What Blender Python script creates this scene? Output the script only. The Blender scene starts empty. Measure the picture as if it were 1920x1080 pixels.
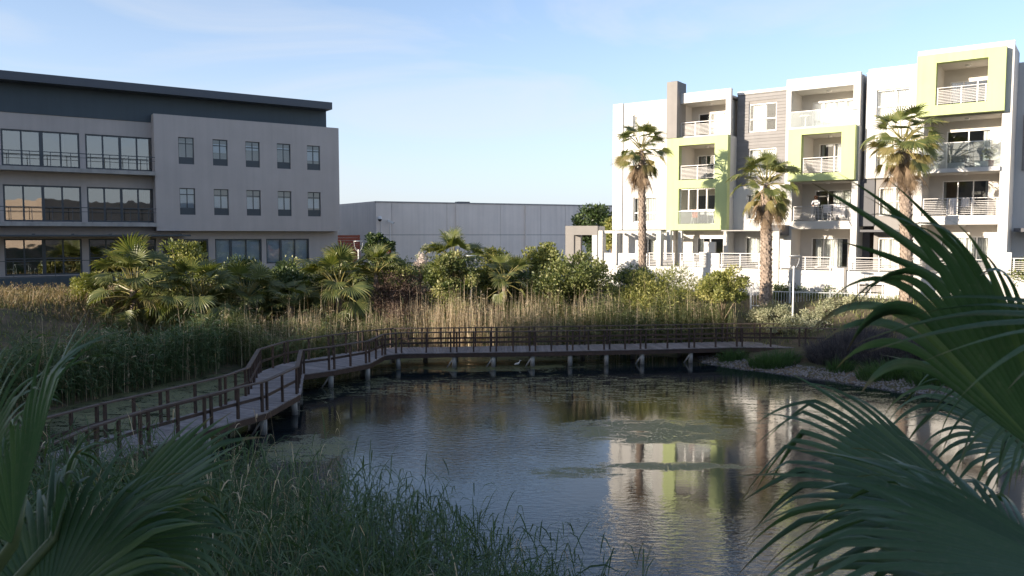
import bpy, math, random
import numpy as np
from mathutils import Vector, Matrix
R = math.radians
rng = np.random.default_rng(7)
random.seed(7)
sc = bpy.context.scene
col = sc.collection

# ------------------------------------------------------------------ camera, sky, sun, exposure
EYE = 6.4
PITCH = math.atan(100 / 1500.)
FPX = 1500.
cam = bpy.data.cameras.new('camera')
cam.sensor_width = 36; cam.lens = 36 * FPX / 1920
cam.clip_start = 0.05; cam.clip_end = 2500
cam.dof.use_dof = True; cam.dof.focus_distance = 38; cam.dof.aperture_fstop = 8.0
camo = bpy.data.objects.new('camera', cam); col.objects.link(camo)
camo.location = (0, 0, EYE); camo.rotation_euler = (math.pi / 2 - PITCH, 0, 0)
sc.camera = camo

SUN_EL = R(10.5)
SUN_AZ = Vector((-.88, -.47)).normalized()          # horizontal direction towards the sun
world = bpy.data.worlds.new('World'); sc.world = world; world.use_nodes = True
nt = world.node_tree; nt.nodes.clear()
wo = nt.nodes.new('ShaderNodeOutputWorld'); bg = nt.nodes.new('ShaderNodeBackground')
sky = nt.nodes.new('ShaderNodeTexSky'); sky.sky_type = 'NISHITA'; sky.sun_disc = False
sky.sun_elevation = SUN_EL; sky.sun_rotation = math.atan2(SUN_AZ.x, SUN_AZ.y)
sky.air_density = 0.65; sky.dust_density = 0.8; sky.ozone_density = 1.4; sky.altitude = 0
bg.inputs['Strength'].default_value = 0.12
# thin high cirrus, drawn in the sky from its direction
tc = nt.nodes.new('ShaderNodeTexCoord')
mp = nt.nodes.new('ShaderNodeMapping'); mp.inputs['Scale'].default_value = (1.1, 1.6, 5.5); mp.inputs['Rotation'].default_value = (0, R(12), 0)
nz = nt.nodes.new('ShaderNodeTexNoise'); nz.inputs['Scale'].default_value = 1.7; nz.inputs['Detail'].default_value = 7; nz.inputs['Roughness'].default_value = .55; nz.inputs['Distortion'].default_value = .8
rp = nt.nodes.new('ShaderNodeMapRange'); rp.inputs['From Min'].default_value = .46; rp.inputs['From Max'].default_value = .72; rp.inputs['To Max'].default_value = .6
mx = nt.nodes.new('ShaderNodeMixRGB'); mx.blend_type = 'MIX'; mx.inputs['Color2'].default_value = (2.5, 2.58, 2.72, 1)
nt.links.new(tc.outputs['Generated'], mp.inputs['Vector']); nt.links.new(mp.outputs['Vector'], nz.inputs['Vector'])
nt.links.new(nz.outputs['Fac'], rp.inputs['Value']); nt.links.new(rp.outputs['Result'], mx.inputs['Fac'])
# pale sea haze that thickens towards the horizon all round
sx = nt.nodes.new('ShaderNodeSeparateXYZ'); nt.links.new(tc.outputs['Generated'], sx.inputs[0])
ab = nt.nodes.new('ShaderNodeMath'); ab.operation = 'ABSOLUTE'; nt.links.new(sx.outputs['Z'], ab.inputs[0])
mu = nt.nodes.new('ShaderNodeMath'); mu.operation = 'MULTIPLY'; mu.inputs[1].default_value = -1 / .17; nt.links.new(ab.outputs[0], mu.inputs[0])
ex = nt.nodes.new('ShaderNodeMath'); ex.operation = 'EXPONENT'; nt.links.new(mu.outputs[0], ex.inputs[0])
hz = nt.nodes.new('ShaderNodeMixRGB'); hz.inputs['Color2'].default_value = (2.30, 2.42, 2.66, 1); nt.links.new(ex.outputs[0], hz.inputs['Fac'])
nt.links.new(sky.outputs['Color'], hz.inputs['Color1']); nt.links.new(hz.outputs['Color'], mx.inputs['Color1']); nt.links.new(mx.outputs['Color'], bg.inputs['Color'])
nt.links.new(bg.outputs['Background'], wo.inputs['Surface'])

sun = bpy.data.lights.new('sun', 'SUN'); sun.energy = 3.7; sun.angle = R(0.5); sun.color = (1.0, .87, .70)
suno = bpy.data.objects.new('sun', sun); col.objects.link(suno)
sd = Vector((SUN_AZ.x * math.cos(SUN_EL), SUN_AZ.y * math.cos(SUN_EL), math.sin(SUN_EL)))
suno.rotation_euler = sd.to_track_quat('Z', 'Y').to_euler()
sc.view_settings.view_transform = 'Standard'; sc.view_settings.look = 'None'
sc.view_settings.exposure = 1.5; sc.view_settings.gamma = 1.0; sc.view_settings.use_curve_mapping = False
sc.cycles.max_bounces = 7; sc.cycles.transparent_max_bounces = 12
sc.cycles.sample_clamp_indirect = 6.0

# ------------------------------------------------------------------ helpers
def ray(u, v):
    x = (u - 960) / FPX; y = (540 - v) / FPX
    c, s = math.cos(PITCH), math.sin(PITCH)
    d = Vector((x, c + y * s, -s + y * c)); return d / d.y
def at(u, v, Y):
    d = ray(u, v) * Y; return Vector((d.x, d.y, d.z + EYE))

def tag(o, label=None, cat=None, group=None, kind=None):
    if label: o['label'] = label
    if cat: o['category'] = cat
    if group: o['group'] = group
    if kind: o['kind'] = kind
    return o
def empty(name, loc, rz=0):
    o = bpy.data.objects.new(name, None); col.objects.link(o)
    o.location = loc; o.rotation_euler = (0, 0, rz); return o
def link(name, me, parent=None, loc=None):
    o = bpy.data.objects.new(name, me); col.objects.link(o)
    if parent is not None: o.parent = parent
    if loc is not None: o.location = loc
    return o
def children(o): return [c for c in bpy.data.objects if c.parent == o]

class MB:
    def __init__(s): s.v = []; s.f = []
    def quad(s, a, b, c, d):
        n = len(s.v); s.v += [tuple(a), tuple(b), tuple(c), tuple(d)]; s.f.append((n, n + 1, n + 2, n + 3)); return s
    def box(s, x0, x1, y0, y1, z0, z1):
        n = len(s.v)
        s.v += [(x0, y0, z0), (x1, y0, z0), (x1, y1, z0), (x0, y1, z0), (x0, y0, z1), (x1, y0, z1), (x1, y1, z1), (x0, y1, z1)]
        s.f += [tuple(n + i for i in q) for q in ((0, 3, 2, 1), (4, 5, 6, 7), (0, 1, 5, 4), (1, 2, 6, 5), (2, 3, 7, 6), (3, 0, 4, 7))]; return s
    def bar(s, a, b, w, h, up=Vector((0, 0, 1))):
        a = Vector(a); b = Vector(b); d = (b - a).normalized(); x = d.cross(up)
        if x.length < 1e-4: x = d.cross(Vector((1, 0, 0)))
        x.normalize(); y = x.cross(d).normalized(); n = len(s.v)
        for p in (a, b):
            for sx, sy in ((-1, -1), (1, -1), (1, 1), (-1, 1)): s.v.append(tuple(p + x * sx * w / 2 + y * sy * h / 2))
        s.f += [tuple(n + i for i in q) for q in ((3, 2, 1, 0), (4, 5, 6, 7), (0, 1, 5, 4), (1, 2, 6, 5), (2, 3, 7, 6), (3, 0, 4, 7))]; return s
    def tube(s, pts, rads, n=8, cap=True):
        base = len(s.v); pts = [Vector(p) for p in pts]; prev = None
        for i, p in enumerate(pts):
            d = (pts[min(i + 1, len(pts) - 1)] - pts[max(i - 1, 0)]).normalized()
            x = prev if prev is not None else (Vector((1, 0, 0)) if abs(d.x) < .9 else Vector((0, 1, 0)))
            x = (x - d * x.dot(d)).normalized(); prev = x; y = d.cross(x)
            for k in range(n):
                a = 2 * math.pi * k / n; s.v.append(tuple(p + (x * math.cos(a) + y * math.sin(a)) * rads[i]))
        for i in range(len(pts) - 1):
            for k in range(n):
                a = base + i * n + k; b = base + i * n + (k + 1) % n; s.f.append((a, b, b + n, a + n))
        if cap:
            s.f.append(tuple(base + k for k in reversed(range(n)))); s.f.append(tuple(base + (len(pts) - 1) * n + k for k in range(n)))
        return s
    def lathe(s, prof, c=(0, 0, 0), n=16):
        return s.tube([(c[0], c[1], c[2] + z) for r, z in prof], [r for r, z in prof], n)
    def build(s, name, m, parent=None, smooth=False):
        me = bpy.data.meshes.new(name); me.from_pydata(s.v, [], s.f); me.materials.append(m)
        if smooth:
            for p in me.polygons: p.use_smooth = True
        me.update(); return link(name, me, parent)

def box(name, m, parent, *b): return MB().box(*b).build(name, m, parent)

def np_mesh(name, V, Q, m, tint=None, parent=None, smooth=False, mats=None, mi=None):
    me = bpy.data.meshes.new(name); V = np.asarray(V, np.float32).reshape(-1, 3); Q = np.asarray(Q, np.int32); k = Q.shape[1]
    me.vertices.add(len(V)); me.vertices.foreach_set('co', V.ravel())
    me.loops.add(Q.size); me.loops.foreach_set('vertex_index', Q.ravel())
    me.polygons.add(len(Q)); me.polygons.foreach_set('loop_start', np.arange(0, Q.size, k, dtype=np.int32)); me.polygons.foreach_set('loop_total', np.full(len(Q), k, np.int32))
    for q in (mats or [m]): me.materials.append(q)
    if mi is not None: me.polygons.foreach_set('material_index', np.asarray(mi, np.int32))
    if smooth: me.polygons.foreach_set('use_smooth', np.ones(len(Q), bool))
    if tint is not None:
        a = me.attributes.new('tint', 'FLOAT', 'POINT'); a.data.foreach_set('value', np.asarray(tint, np.float32))
    me.update(); me.validate(); return link(name, me, parent)

def wall(name, m, parent, x0, x1, z0, z1, y0, y1, holes=()):
    """a wall slab in the x-z plane with rectangular holes (hx0,hx1,hz0,hz1)"""
    xs = sorted({x0, x1, *[min(max(h[i], x0), x1) for h in holes for i in (0, 1)]}); zs = sorted({z0, z1, *[min(max(h[i], z0), z1) for h in holes for i in (2, 3)]})
    nx, nz_ = len(xs) - 1, len(zs) - 1
    solid = [[not any(h[0] < (xs[i] + xs[i + 1]) / 2 < h[1] and h[2] < (zs[j] + zs[j + 1]) / 2 < h[3] for h in holes) for j in range(nz_)] for i in range(nx)]
    b = MB(); S = lambda i, j: 0 <= i < nx and 0 <= j < nz_ and solid[i][j]
    for i in range(nx):
        for j in range(nz_):
            if not solid[i][j]: continue
            a, c, e, f = xs[i], xs[i + 1], zs[j], zs[j + 1]
            b.quad((a, y0, e), (c, y0, e), (c, y0, f), (a, y0, f)); b.quad((c, y1, e), (a, y1, e), (a, y1, f), (c, y1, f))
            if not S(i - 1, j): b.quad((a, y1, e), (a, y0, e), (a, y0, f), (a, y1, f))
            if not S(i + 1, j): b.quad((c, y0, e), (c, y1, e), (c, y1, f), (c, y0, f))
            if not S(i, j - 1): b.quad((a, y1, e), (c, y1, e), (c, y0, e), (a, y0, e))
            if not S(i, j + 1): b.quad((a, y0, f), (c, y0, f), (c, y1, f), (a, y1, f))
    return b.build(name, m, parent)

# ------------------------------------------------------------------ materials
def newmat(name):
    m = bpy.data.materials.new(name); m.use_nodes = True; n = m.node_tree
    return m, n, n.nodes['Principled BSDF']
def N(n, t, **kw):
    x = n.nodes.new(t)
    for k, v in kw.items():
        if k in x.inputs: x.inputs[k].default_value = v
        else: setattr(x, k, v)
    return x
def plain(name, c, rough=.6, var=.12, scale=3., bump=0., bscale=40., metal=0., streak=0., spec=.5, objvar=0., waterline=False):
    m, n, p = newmat(name); L = n.links.new
    p.inputs['Roughness'].default_value = rough; p.inputs['Metallic'].default_value = metal; p.inputs['Specular IOR Level'].default_value = spec
    g = N(n, 'ShaderNodeNewGeometry'); z = N(n, 'ShaderNodeTexNoise', Scale=scale, Detail=6., Roughness=.6); L(g.outputs['Position'], z.inputs['Vector'])
    r = N(n, 'ShaderNodeMapRange'); r.inputs['From Min'].default_value = .3; r.inputs['From Max'].default_value = .7; r.inputs['To Min'].default_value = 1 - var; r.inputs['To Max'].default_value = 1 + var * .6
    L(z.outputs['Fac'], r.inputs['Value']); fac = r.outputs['Result']
    if streak:
        mpn = N(n, 'ShaderNodeMapping'); mpn.inputs['Scale'].default_value = (2.2, 2.2, .09); L(g.outputs['Position'], mpn.inputs['Vector'])
        z2 = N(n, 'ShaderNodeTexNoise', Scale=1.6, Detail=5.); L(mpn.outputs['Vector'], z2.inputs['Vector'])
        r2 = N(n, 'ShaderNodeMapRange'); r2.inputs['From Min'].default_value = .42; r2.inputs['From Max'].default_value = .75; r2.inputs['To Min'].default_value = 1.; r2.inputs['To Max'].default_value = 1 - streak
        L(z2.outputs['Fac'], r2.inputs['Value']); mm = N(n, 'ShaderNodeMath', operation='MULTIPLY'); L(fac, mm.inputs[0]); L(r2.outputs['Result'], mm.inputs[1]); fac = mm.outputs[0]
    if objvar:
        oi = N(n, 'ShaderNodeObjectInfo'); ro = N(n, 'ShaderNodeMapRange'); ro.inputs['To Min'].default_value = 1 - objvar; ro.inputs['To Max'].default_value = 1 + objvar; L(oi.outputs['Random'], ro.inputs['Value'])
        mo = N(n, 'ShaderNodeMath', operation='MULTIPLY'); L(fac, mo.inputs[0]); L(ro.outputs['Result'], mo.inputs[1]); fac = mo.outputs[0]
    if waterline:
        sz = N(n, 'ShaderNodeSeparateXYZ'); L(g.outputs['Position'], sz.inputs[0]); az_ = N(n, 'ShaderNodeMath', operation='MULTIPLY_ADD'); L(z.outputs['Fac'], az_.inputs[0]); az_.inputs[1].default_value = -.25; L(sz.outputs['Z'], az_.inputs[2])
        rw = N(n, 'ShaderNodeMapRange'); rw.inputs['From Min'].default_value = -.05; rw.inputs['From Max'].default_value = .22; rw.inputs['To Min'].default_value = .3; L(az_.outputs[0], rw.inputs['Value'])
        mw_ = N(n, 'ShaderNodeMath', operation='MULTIPLY'); L(fac, mw_.inputs[0]); L(rw.outputs['Result'], mw_.inputs[1]); fac = mw_.outputs[0]
    v = N(n, 'ShaderNodeVectorMath', operation='SCALE'); v.inputs[0].default_value = c[:3]; L(fac, v.inputs['Scale']); L(v.outputs[0], p.inputs['Base Color'])
    if bump:
        zb = N(n, 'ShaderNodeTexNoise', Scale=bscale, Detail=4.); L(g.outputs['Position'], zb.inputs['Vector'])
        b = N(n, 'ShaderNodeBump', Strength=bump, Distance=.02); L(zb.outputs['Fac'], b.inputs['Height']); L(b.outputs['Normal'], p.inputs['Normal'])
    return m
def leafmat(name, c0, c1, c2=None, rough=.45, trans=.35, spec=.4, tcol=None):
    """leaf: colour runs over the per-leaf attribute tint"""
    m, n, p = newmat(name); L = n.links.new
    a = N(n, 'ShaderNodeAttribute', attribute_name='tint'); r = N(n, 'ShaderNodeValToRGB')
    r.color_ramp.elements[0].color = (*c0, 1); r.color_ramp.elements[1].color = (*(c2 or c1), 1)
    if c2: e = r.color_ramp.elements.new(.6); e.color = (*c1, 1)
    L(a.outputs['Fac'], r.inputs['Fac']); L(r.outputs['Color'], p.inputs['Base Color'])
    p.inputs['Roughness'].default_value = rough; p.inputs['Specular IOR Level'].default_value = spec
    t = N(n, 'ShaderNodeBsdfTranslucent'); h = N(n, 'ShaderNodeMixRGB', blend_type='MULTIPLY'); h.inputs['Fac'].default_value = 1; h.inputs['Color2'].default_value = (*(tcol or (1.2, 1.25, .5)), 1)
    L(r.outputs['Color'], h.inputs['Color1']); L(h.outputs['Color'], t.inputs['Color'])
    s = N(n, 'ShaderNodeMixShader'); s.inputs['Fac'].default_value = trans
    o = n.nodes['Material Output']; L(p.outputs[0], s.inputs[1]); L(t.outputs[0], s.inputs[2]); L(s.outputs[0], o.inputs['Surface']); return m
def glassmat(name, tintc=(.75, .82, .85), refl=1.0, clear=.75, ior=1.7, film=0.):
    m, n, p = newmat(name); n.nodes.remove(p); L = n.links.new
    t = N(n, 'ShaderNodeBsdfTransparent'); t.inputs['Color'].default_value = (*[c * clear for c in tintc], 1)
    g = N(n, 'ShaderNodeBsdfGlossy'); g.inputs['Roughness'].default_value = .015; g.inputs['Color'].default_value = (refl, refl, refl, 1)
    f = N(n, 'ShaderNodeFresnel', IOR=ior); b = N(n, 'ShaderNodeTexNoise', Scale=.6, Detail=2.); ge = N(n, 'ShaderNodeNewGeometry')
    L(ge.outputs['Position'], b.inputs['Vector']); bb = N(n, 'ShaderNodeBump', Strength=.05, Distance=.12); L(b.outputs['Fac'], bb.inputs['Height']); L(bb.outputs['Normal'], g.inputs['Normal'])
    s = N(n, 'ShaderNodeMixShader'); L(f.outputs[0], s.inputs['Fac']); L(t.outputs[0], s.inputs[1]); L(g.outputs[0], s.inputs[2]); 
    if film:
        df = N(n, 'ShaderNodeBsdfDiffuse'); df.inputs['Color'].default_value = (.8, .83, .85, 1); s2 = N(n, 'ShaderNodeMixShader'); s2.inputs['Fac'].default_value = film
        L(s.outputs[0], s2.inputs[1]); L(df.outputs[0], s2.inputs[2]); s = s2
    L(s.outputs[0], n.nodes['Material Output'].inputs['Surface']); return m

M = {}
M['white'] = plain('white_render', (.57, .56, .545), .85, .06, .6, .15, 60, streak=.14)
M['cream'] = plain('balcony_render', (.60, .565, .52), .85, .06, .8, .1, 60)
M['taupe'] = plain('taupe_render', (.24, .225, .215), .85, .08, 1., .15, 60, streak=.06)
M['board'] = plain('taupe_board', (.215, .205, .205), .7, .1, 2., objvar=.08)
M['lime'] = plain('lime_render', (.46, .53, .25), .8, .06, .7, .12, 60, streak=.10)
M['dark'] = plain('charcoal_render', (.095, .095, .105), .7, .1, 1.)
M['whitemetal'] = plain('white_metal', (.82, .80, .78), .4, .03, 3)
M['railmetal'] = plain('railing_paint', (.52, .50, .49), .45, .05, 3)
M['curtain'] = plain('curtain_cloth', (.80, .78, .75), .9, .08, 4)
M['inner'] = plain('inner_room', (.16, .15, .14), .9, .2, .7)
M['glass'] = glassmat('window_glass', (.94, .96, .96), clear=.95)
M['glassd'] = glassmat('tinted_glass', (.6, .68, .72), clear=.62, ior=2.7)
M['glassw'] = glassmat('office_window_glass', (.88, .93, .97), clear=.93, ior=1.75)
M['glassb'] = glassmat('balustrade_glass', (.92, .96, .96), clear=.97, ior=1.5, film=.10)
M['office'] = plain('office_render', (.44, .402, .388), .85, .07, .5, .2, 50, streak=.07)
M['slate'] = plain('slate_paint', (.045, .068, .088), .55, .1, .6, streak=.1)
M['roofm'] = plain('roof_fascia', (.060, .072, .095), .45, .08, .8)
M['alu'] = plain('dark_aluminium', (.045, .058, .072), .4, .08, 3)
M['concrete'] = plain('slab_concrete', (.36, .35, .34), .85, .15, 1.5, .2, 40, streak=.2)
M['ware'] = plain('warehouse_concrete', (.88, .78, .70), .9, .08, .35, .2, 30, streak=.10)
M['blind'] = plain('window_blind', (.86, .88, .92), .9, .05, 2)
M['brickred'] = plain('red_panel', (.32, .085, .05), .8, .15, 3)
M['wood'] = plain('stained_timber', (.046, .026, .019), .65, .35, 5, .3, 60, objvar=.3)
M['rail'] = plain('weathered_handrail', (.085, .060, .048), .7, .3, 4, .3, 60)
M['deck'] = plain('weathered_deck', (.21, .19, .195), .8, .25, 6, .3, 70, objvar=.22)
M['pile'] = plain('grey_pile', (.38, .37, .35), .85, .3, 5, .4, 30, waterline=True)
M['galv'] = plain('galvanised_steel', (.55, .57, .58), .45, .08, 3, metal=.4)
M['blackp'] = plain('black_plastic', (.02, .02, .022), .4, .1, 3)
M['trunk'] = plain('palm_trunk', (.22, .17, .135), .9, .4, 6, .6, 25)
M['boot'] = plain('palm_boot', (.31, .24, .19), .9, .4, 9)
M['bark'] = plain('bark', (.24, .18, .13), .9, .3, 6, .5, 30)
M['terra'] = plain('terracotta', (.38, .16, .09), .8, .15, 4)
M['stone'] = plain('bank_stone', (.20, .19, .19), .9, .45, 14)
M['pave'] = plain('driveway_paving', (.40, .41, .44), .85, .1, 1.)
M['tan'] = plain('tan_render', (.44, .345, .27), .9, .1, .4)
M['clothp'] = plain('pale_laundry', (.75, .72, .72), .9, .1, 6)
M['clothr'] = plain('rust_laundry', (.45, .16, .10), .9, .15, 6)
M['fanleaf'] = leafmat('fan_palm_leaf', (.070, .095, .032), (.145, .16, .050), (.30, .26, .10), .42, .32, .5)
M['deadleaf'] = leafmat('dead_palm_leaf', (.15, .105, .07), (.30, .225, .15), None, .8, .2, .2, (1.1, .9, .6))
M['fore'] = leafmat('near_palm_leaf', (.040, .084, .040), (.062, .118, .054), (.115, .17, .075), .42, .28, .42)
def nearleaf(m):
    n = m.node_tree; L = n.links.new; p = n.nodes['Principled BSDF']; src = p.inputs['Base Color'].links[0].from_socket
    a = N(n, 'ShaderNodeAttribute', attribute_name='along'); c = N(n, 'ShaderNodeAttribute', attribute_name='across')
    w = N(n, 'ShaderNodeMath', operation='MULTIPLY'); w.inputs[1].default_value = 34.; L(c.outputs['Fac'], w.inputs[0]); sn = N(n, 'ShaderNodeMath', operation='SINE'); L(w.outputs[0], sn.inputs[0])
    r = N(n, 'ShaderNodeMapRange'); r.inputs['From Min'].default_value = -1; r.inputs['To Min'].default_value = .92; r.inputs['To Max'].default_value = 1.07; L(sn.outputs[0], r.inputs['Value'])
    rib = N(n, 'ShaderNodeMath', operation='SUBTRACT'); rib.inputs[1].default_value = .5; L(c.outputs['Fac'], rib.inputs[0]); ab_ = N(n, 'ShaderNodeMath', operation='ABSOLUTE'); L(rib.outputs[0], ab_.inputs[0])
    rr_ = N(n, 'ShaderNodeMapRange'); rr_.inputs['From Max'].default_value = .07; rr_.inputs['To Min'].default_value = 1.3; rr_.inputs['To Max'].default_value = 1.; L(ab_.outputs[0], rr_.inputs['Value'])
    ml = N(n, 'ShaderNodeMath', operation='MULTIPLY'); L(r.outputs['Result'], ml.inputs[0]); L(rr_.outputs['Result'], ml.inputs[1])
    sc_ = N(n, 'ShaderNodeVectorMath', operation='SCALE'); L(src, sc_.inputs[0]); L(ml.outputs[0], sc_.inputs['Scale'])
    g = N(n, 'ShaderNodeNewGeometry'); z = N(n, 'ShaderNodeTexNoise', Scale=14., Detail=4.); L(g.outputs['Position'], z.inputs['Vector'])
    t = N(n, 'ShaderNodeMath', operation='MULTIPLY_ADD'); L(z.outputs['Fac'], t.inputs[0]); t.inputs[1].default_value = .5; L(a.outputs['Fac'], t.inputs[2])
    tr = N(n, 'ShaderNodeMapRange'); tr.inputs['From Min'].default_value = 1.12; tr.inputs['From Max'].default_value = 1.24; tr.inputs['To Max'].default_value = .85; L(t.outputs[0], tr.inputs['Value'])
    mxx = N(n, 'ShaderNodeMixRGB'); mxx.inputs['Color2'].default_value = (.20, .14, .075, 1); L(tr.outputs['Result'], mxx.inputs['Fac']); L(sc_.outputs[0], mxx.inputs['Color1'])
    dz = N(n, 'ShaderNodeTexNoise', Scale=60., Detail=3.); L(g.outputs['Position'], dz.inputs['Vector']); dr = N(n, 'ShaderNodeMapRange'); dr.inputs['From Min'].default_value = .55; dr.inputs['From Max'].default_value = .8; dr.inputs['To Max'].default_value = .30; L(dz.outputs['Fac'], dr.inputs['Value'])
    dm = N(n, 'ShaderNodeMixRGB'); dm.inputs['Color2'].default_value = (.16, .17, .13, 1); L(dr.outputs['Result'], dm.inputs['Fac']); L(mxx.outputs['Color'], dm.inputs['Color1'])
    for l in list(src.links): 
        if l.to_socket != sc_.inputs[0]: to = l.to_socket; n.links.remove(l); L(dm.outputs['Color'], to)
    b = N(n, 'ShaderNodeBump', Strength=.10, Distance=.001); L(sn.outputs[0], b.inputs['Height']); L(b.outputs['Normal'], p.inputs['Normal'])
nearleaf(M['fore'])
M['petiole'] = plain('palm_stem', (.07, .10, .035), .5, .2, 8)
M['reedg'] = leafmat('reed_green', (.075, .10, .045), (.16, .185, .08), (.36, .33, .17), .6, .3, .3)
M['reedd'] = leafmat('reed_dark_green', (.060, .095, .045), (.10, .150, .066), (.19, .21, .105), .6, .25, .3)
M['reedn'] = leafmat('near_reed_green', (.045, .082, .040), (.078, .128, .058), (.16, .19, .10), .6, .3, .3)
M['reedt'] = leafmat('reed_tan', (.46, .37, .25), (.74, .62, .45), None, .8, .3, .2, (1.1, .95, .7))
M['bushy'] = leafmat('yellow_green_leaf', (.11, .135, .038), (.27, .275, .085), (.46, .42, .16), .5, .3)
M['bushd'] = leafmat('dark_green_leaf', (.035, .062, .025), (.07, .105, .038), (.15, .18, .075), .45, .25)
M['bushm'] = leafmat('mid_green_leaf', (.07, .10, .034), (.18, .20, .07), (.38, .36, .17), .5, .3)
M['bushgrey'] = leafmat('sage_leaf', (.18, .20, .12), (.38, .38, .25), (.58, .55, .40), .7, .2)
M['bushbrown'] = leafmat('brown_twig', (.060, .040, .034), (.12, .085, .07), (.24, .17, .13), .8, .15, .2, (1.1, .9, .7))
M['vari'] = leafmat('variegated_leaf', (.12, .16, .05), (.24, .28, .11), (.45, .44, .26), .5, .3)
M['purple'] = leafmat('purple_grass', (.042, .044, .052), (.070, .070, .080), (.13, .12, .12), .7, .2, .2, (1, .9, 1))
M['grass'] = leafmat('bank_grass', (.030, .070, .022), (.055, .115, .035), None, .6, .3)
M['scrub'] = leafmat('dry_scrub', (.12, .125, .055), (.25, .20, .11), (.40, .30, .21), .7, .3, .2, (1.1, .95, .6))
M['flower'] = leafmat('white_flower', (.5, .42, .40), (.72, .62, .56), None, .7, .3, .2, (1, 1, 1))
M['redflower'] = leafmat('orange_flower', (.45, .09, .03), (.6, .2, .06), None, .6, .3, .2, (1, .8, .6))

# ------------------------------------------------------------------ terrain, water
POND = np.array([(-12.5, 18.5), (-9, 16.5), (-5, 14.5), (-1, 12), (2, 9.5), (6, 7.5), (12, 8), (17, 14), (18.2, 22), (17.8, 28), (16.4, 31.5), (14, 34.9), (10.5, 38.4), (8, 42), (0, 43), (-6, 43), (-11, 41), (-13, 37.5), (-15.5, 33), (-17, 28), (-16, 22)])
def pond_dist(x, y):
    """signed distance to the shoreline, negative on the water"""
    x = np.asarray(x, float); y = np.asarray(y, float); best = np.full(x.shape, 1e9); inside = np.zeros(x.shape, bool)
    for i in range(len(POND)):
        ax, ay = POND[i]; bx, by = POND[(i + 1) % len(POND)]; ex, ey = bx - ax, by - ay
        t = np.clip(((x - ax) * ex + (y - ay) * ey) / (ex * ex + ey * ey), 0, 1)
        best = np.minimum(best, np.hypot(x - ax - t * ex, y - ay - t * ey))
        c = (ay > y) != (by > y); inside ^= c & (x < (bx - ax) * (y - ay) / (by - ay + 1e-12) + ax)
    return np.where(inside, -best, best)
def ground_z(x, y):
    d = pond_dist(x, y); x = np.asarray(x, float); y = np.asarray(y, float)
    top = np.where(y < 16, np.clip(4.75 - (y + 1) * .11, 2.95, 4.75), 2.9)
    z = np.where(d < 0, np.maximum(d * .35, -.8), np.where(d < 4, .2 * d, .8 + .36 * (d - 4)))
    z = np.minimum(z, top)
    return z + np.where(d > 1, .05 * np.sin(x * 1.3 + y * .7) * np.cos(y * 1.1 - x * .4), 0)
gx = np.concatenate([np.linspace(-900, -60, 15), np.arange(-56, 57, .8), np.linspace(60, 900, 15)])
gy = np.concatenate([np.linspace(-300, -14, 8), np.arange(-12, 75, .8), np.linspace(78, 1500, 18)])
GX, GY = np.meshgrid(gx, gy); GZ = ground_z(GX, GY)
nx_, ny_ = len(gx), len(gy); idx = np.arange(nx_ * ny_).reshape(ny_, nx_)
Q = np.stack([idx[:-1, :-1], idx[:-1, 1:], idx[1:, 1:], idx[1:, :-1]], -1).reshape(-1, 4)
m, n, p = newmat('soil_and_litter'); L = n.links.new
g = N(n, 'ShaderNodeNewGeometry'); z1 = N(n, 'ShaderNodeTexNoise', Scale=.5, Detail=8., Roughness=.7); z2 = N(n, 'ShaderNodeTexNoise', Scale=7., Detail=6., Roughness=.7)
L(g.outputs['Position'], z1.inputs['Vector']); L(g.outputs['Position'], z2.inputs['Vector'])
r1 = N(n, 'ShaderNodeValToRGB'); r1.color_ramp.elements[0].position = .38; r1.color_ramp.elements[0].color = (.045, .055, .022, 1); r1.color_ramp.elements[1].position = .62; r1.color_ramp.elements[1].color = (.15, .105, .07, 1)
L(z1.outputs['Fac'], r1.inputs['Fac']); mm = N(n, 'ShaderNodeMixRGB', blend_type='OVERLAY'); mm.inputs['Fac'].default_value = .8; L(r1.outputs['Color'], mm.inputs['Color1']); L(z2.outputs['Fac'], mm.inputs['Color2'])
L(mm.outputs['Color'], p.inputs['Base Color']); p.inputs['Roughness'].default_value = .95
b = N(n, 'ShaderNodeBump', Strength=.8, Distance=.08); L(z2.outputs['Fac'], b.inputs['Height']); L(b.outputs['Normal'], p.inputs['Normal'])
ground = np_mesh('ground', np.stack([GX, GY, GZ], -1), Q, m, smooth=True); tag(ground, kind='structure')

# pond surface: dark clear water, wind ripples, floating duckweed
m, n, p = newmat('pond_water'); L = n.links.new
g = N(n, 'ShaderNodeNewGeometry'); pos = g.outputs['Position']
p.inputs['Roughness'].default_value = .02; p.inputs['IOR'].default_value = 1.6; p.inputs['Specular IOR Level'].default_value = .5
def ell(cx, cy, rx, ry):
    v = N(n, 'ShaderNodeVectorMath', operation='SUBTRACT'); v.inputs[1].default_value = (cx, cy, 0); L(pos, v.inputs[0])
    s = N(n, 'ShaderNodeVectorMath', operation='MULTIPLY'); s.inputs[1].default_value = (1 / rx, 1 / ry, 0); L(v.outputs[0], s.inputs[0])
    l = N(n, 'ShaderNodeVectorMath', operation='LENGTH'); L(s.outputs[0], l.inputs[0])
    o = N(n, 'ShaderNodeMath', operation='SUBTRACT'); o.inputs[0].default_value = 1.; L(l.outputs['Value'], o.inputs[1]); return o.outputs[0]
def maxof(a, b):
    o = N(n, 'ShaderNodeMath', operation='MAXIMUM'); L(a, o.inputs[0]); L(b, o.inputs[1]); return o.outputs[0]
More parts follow.
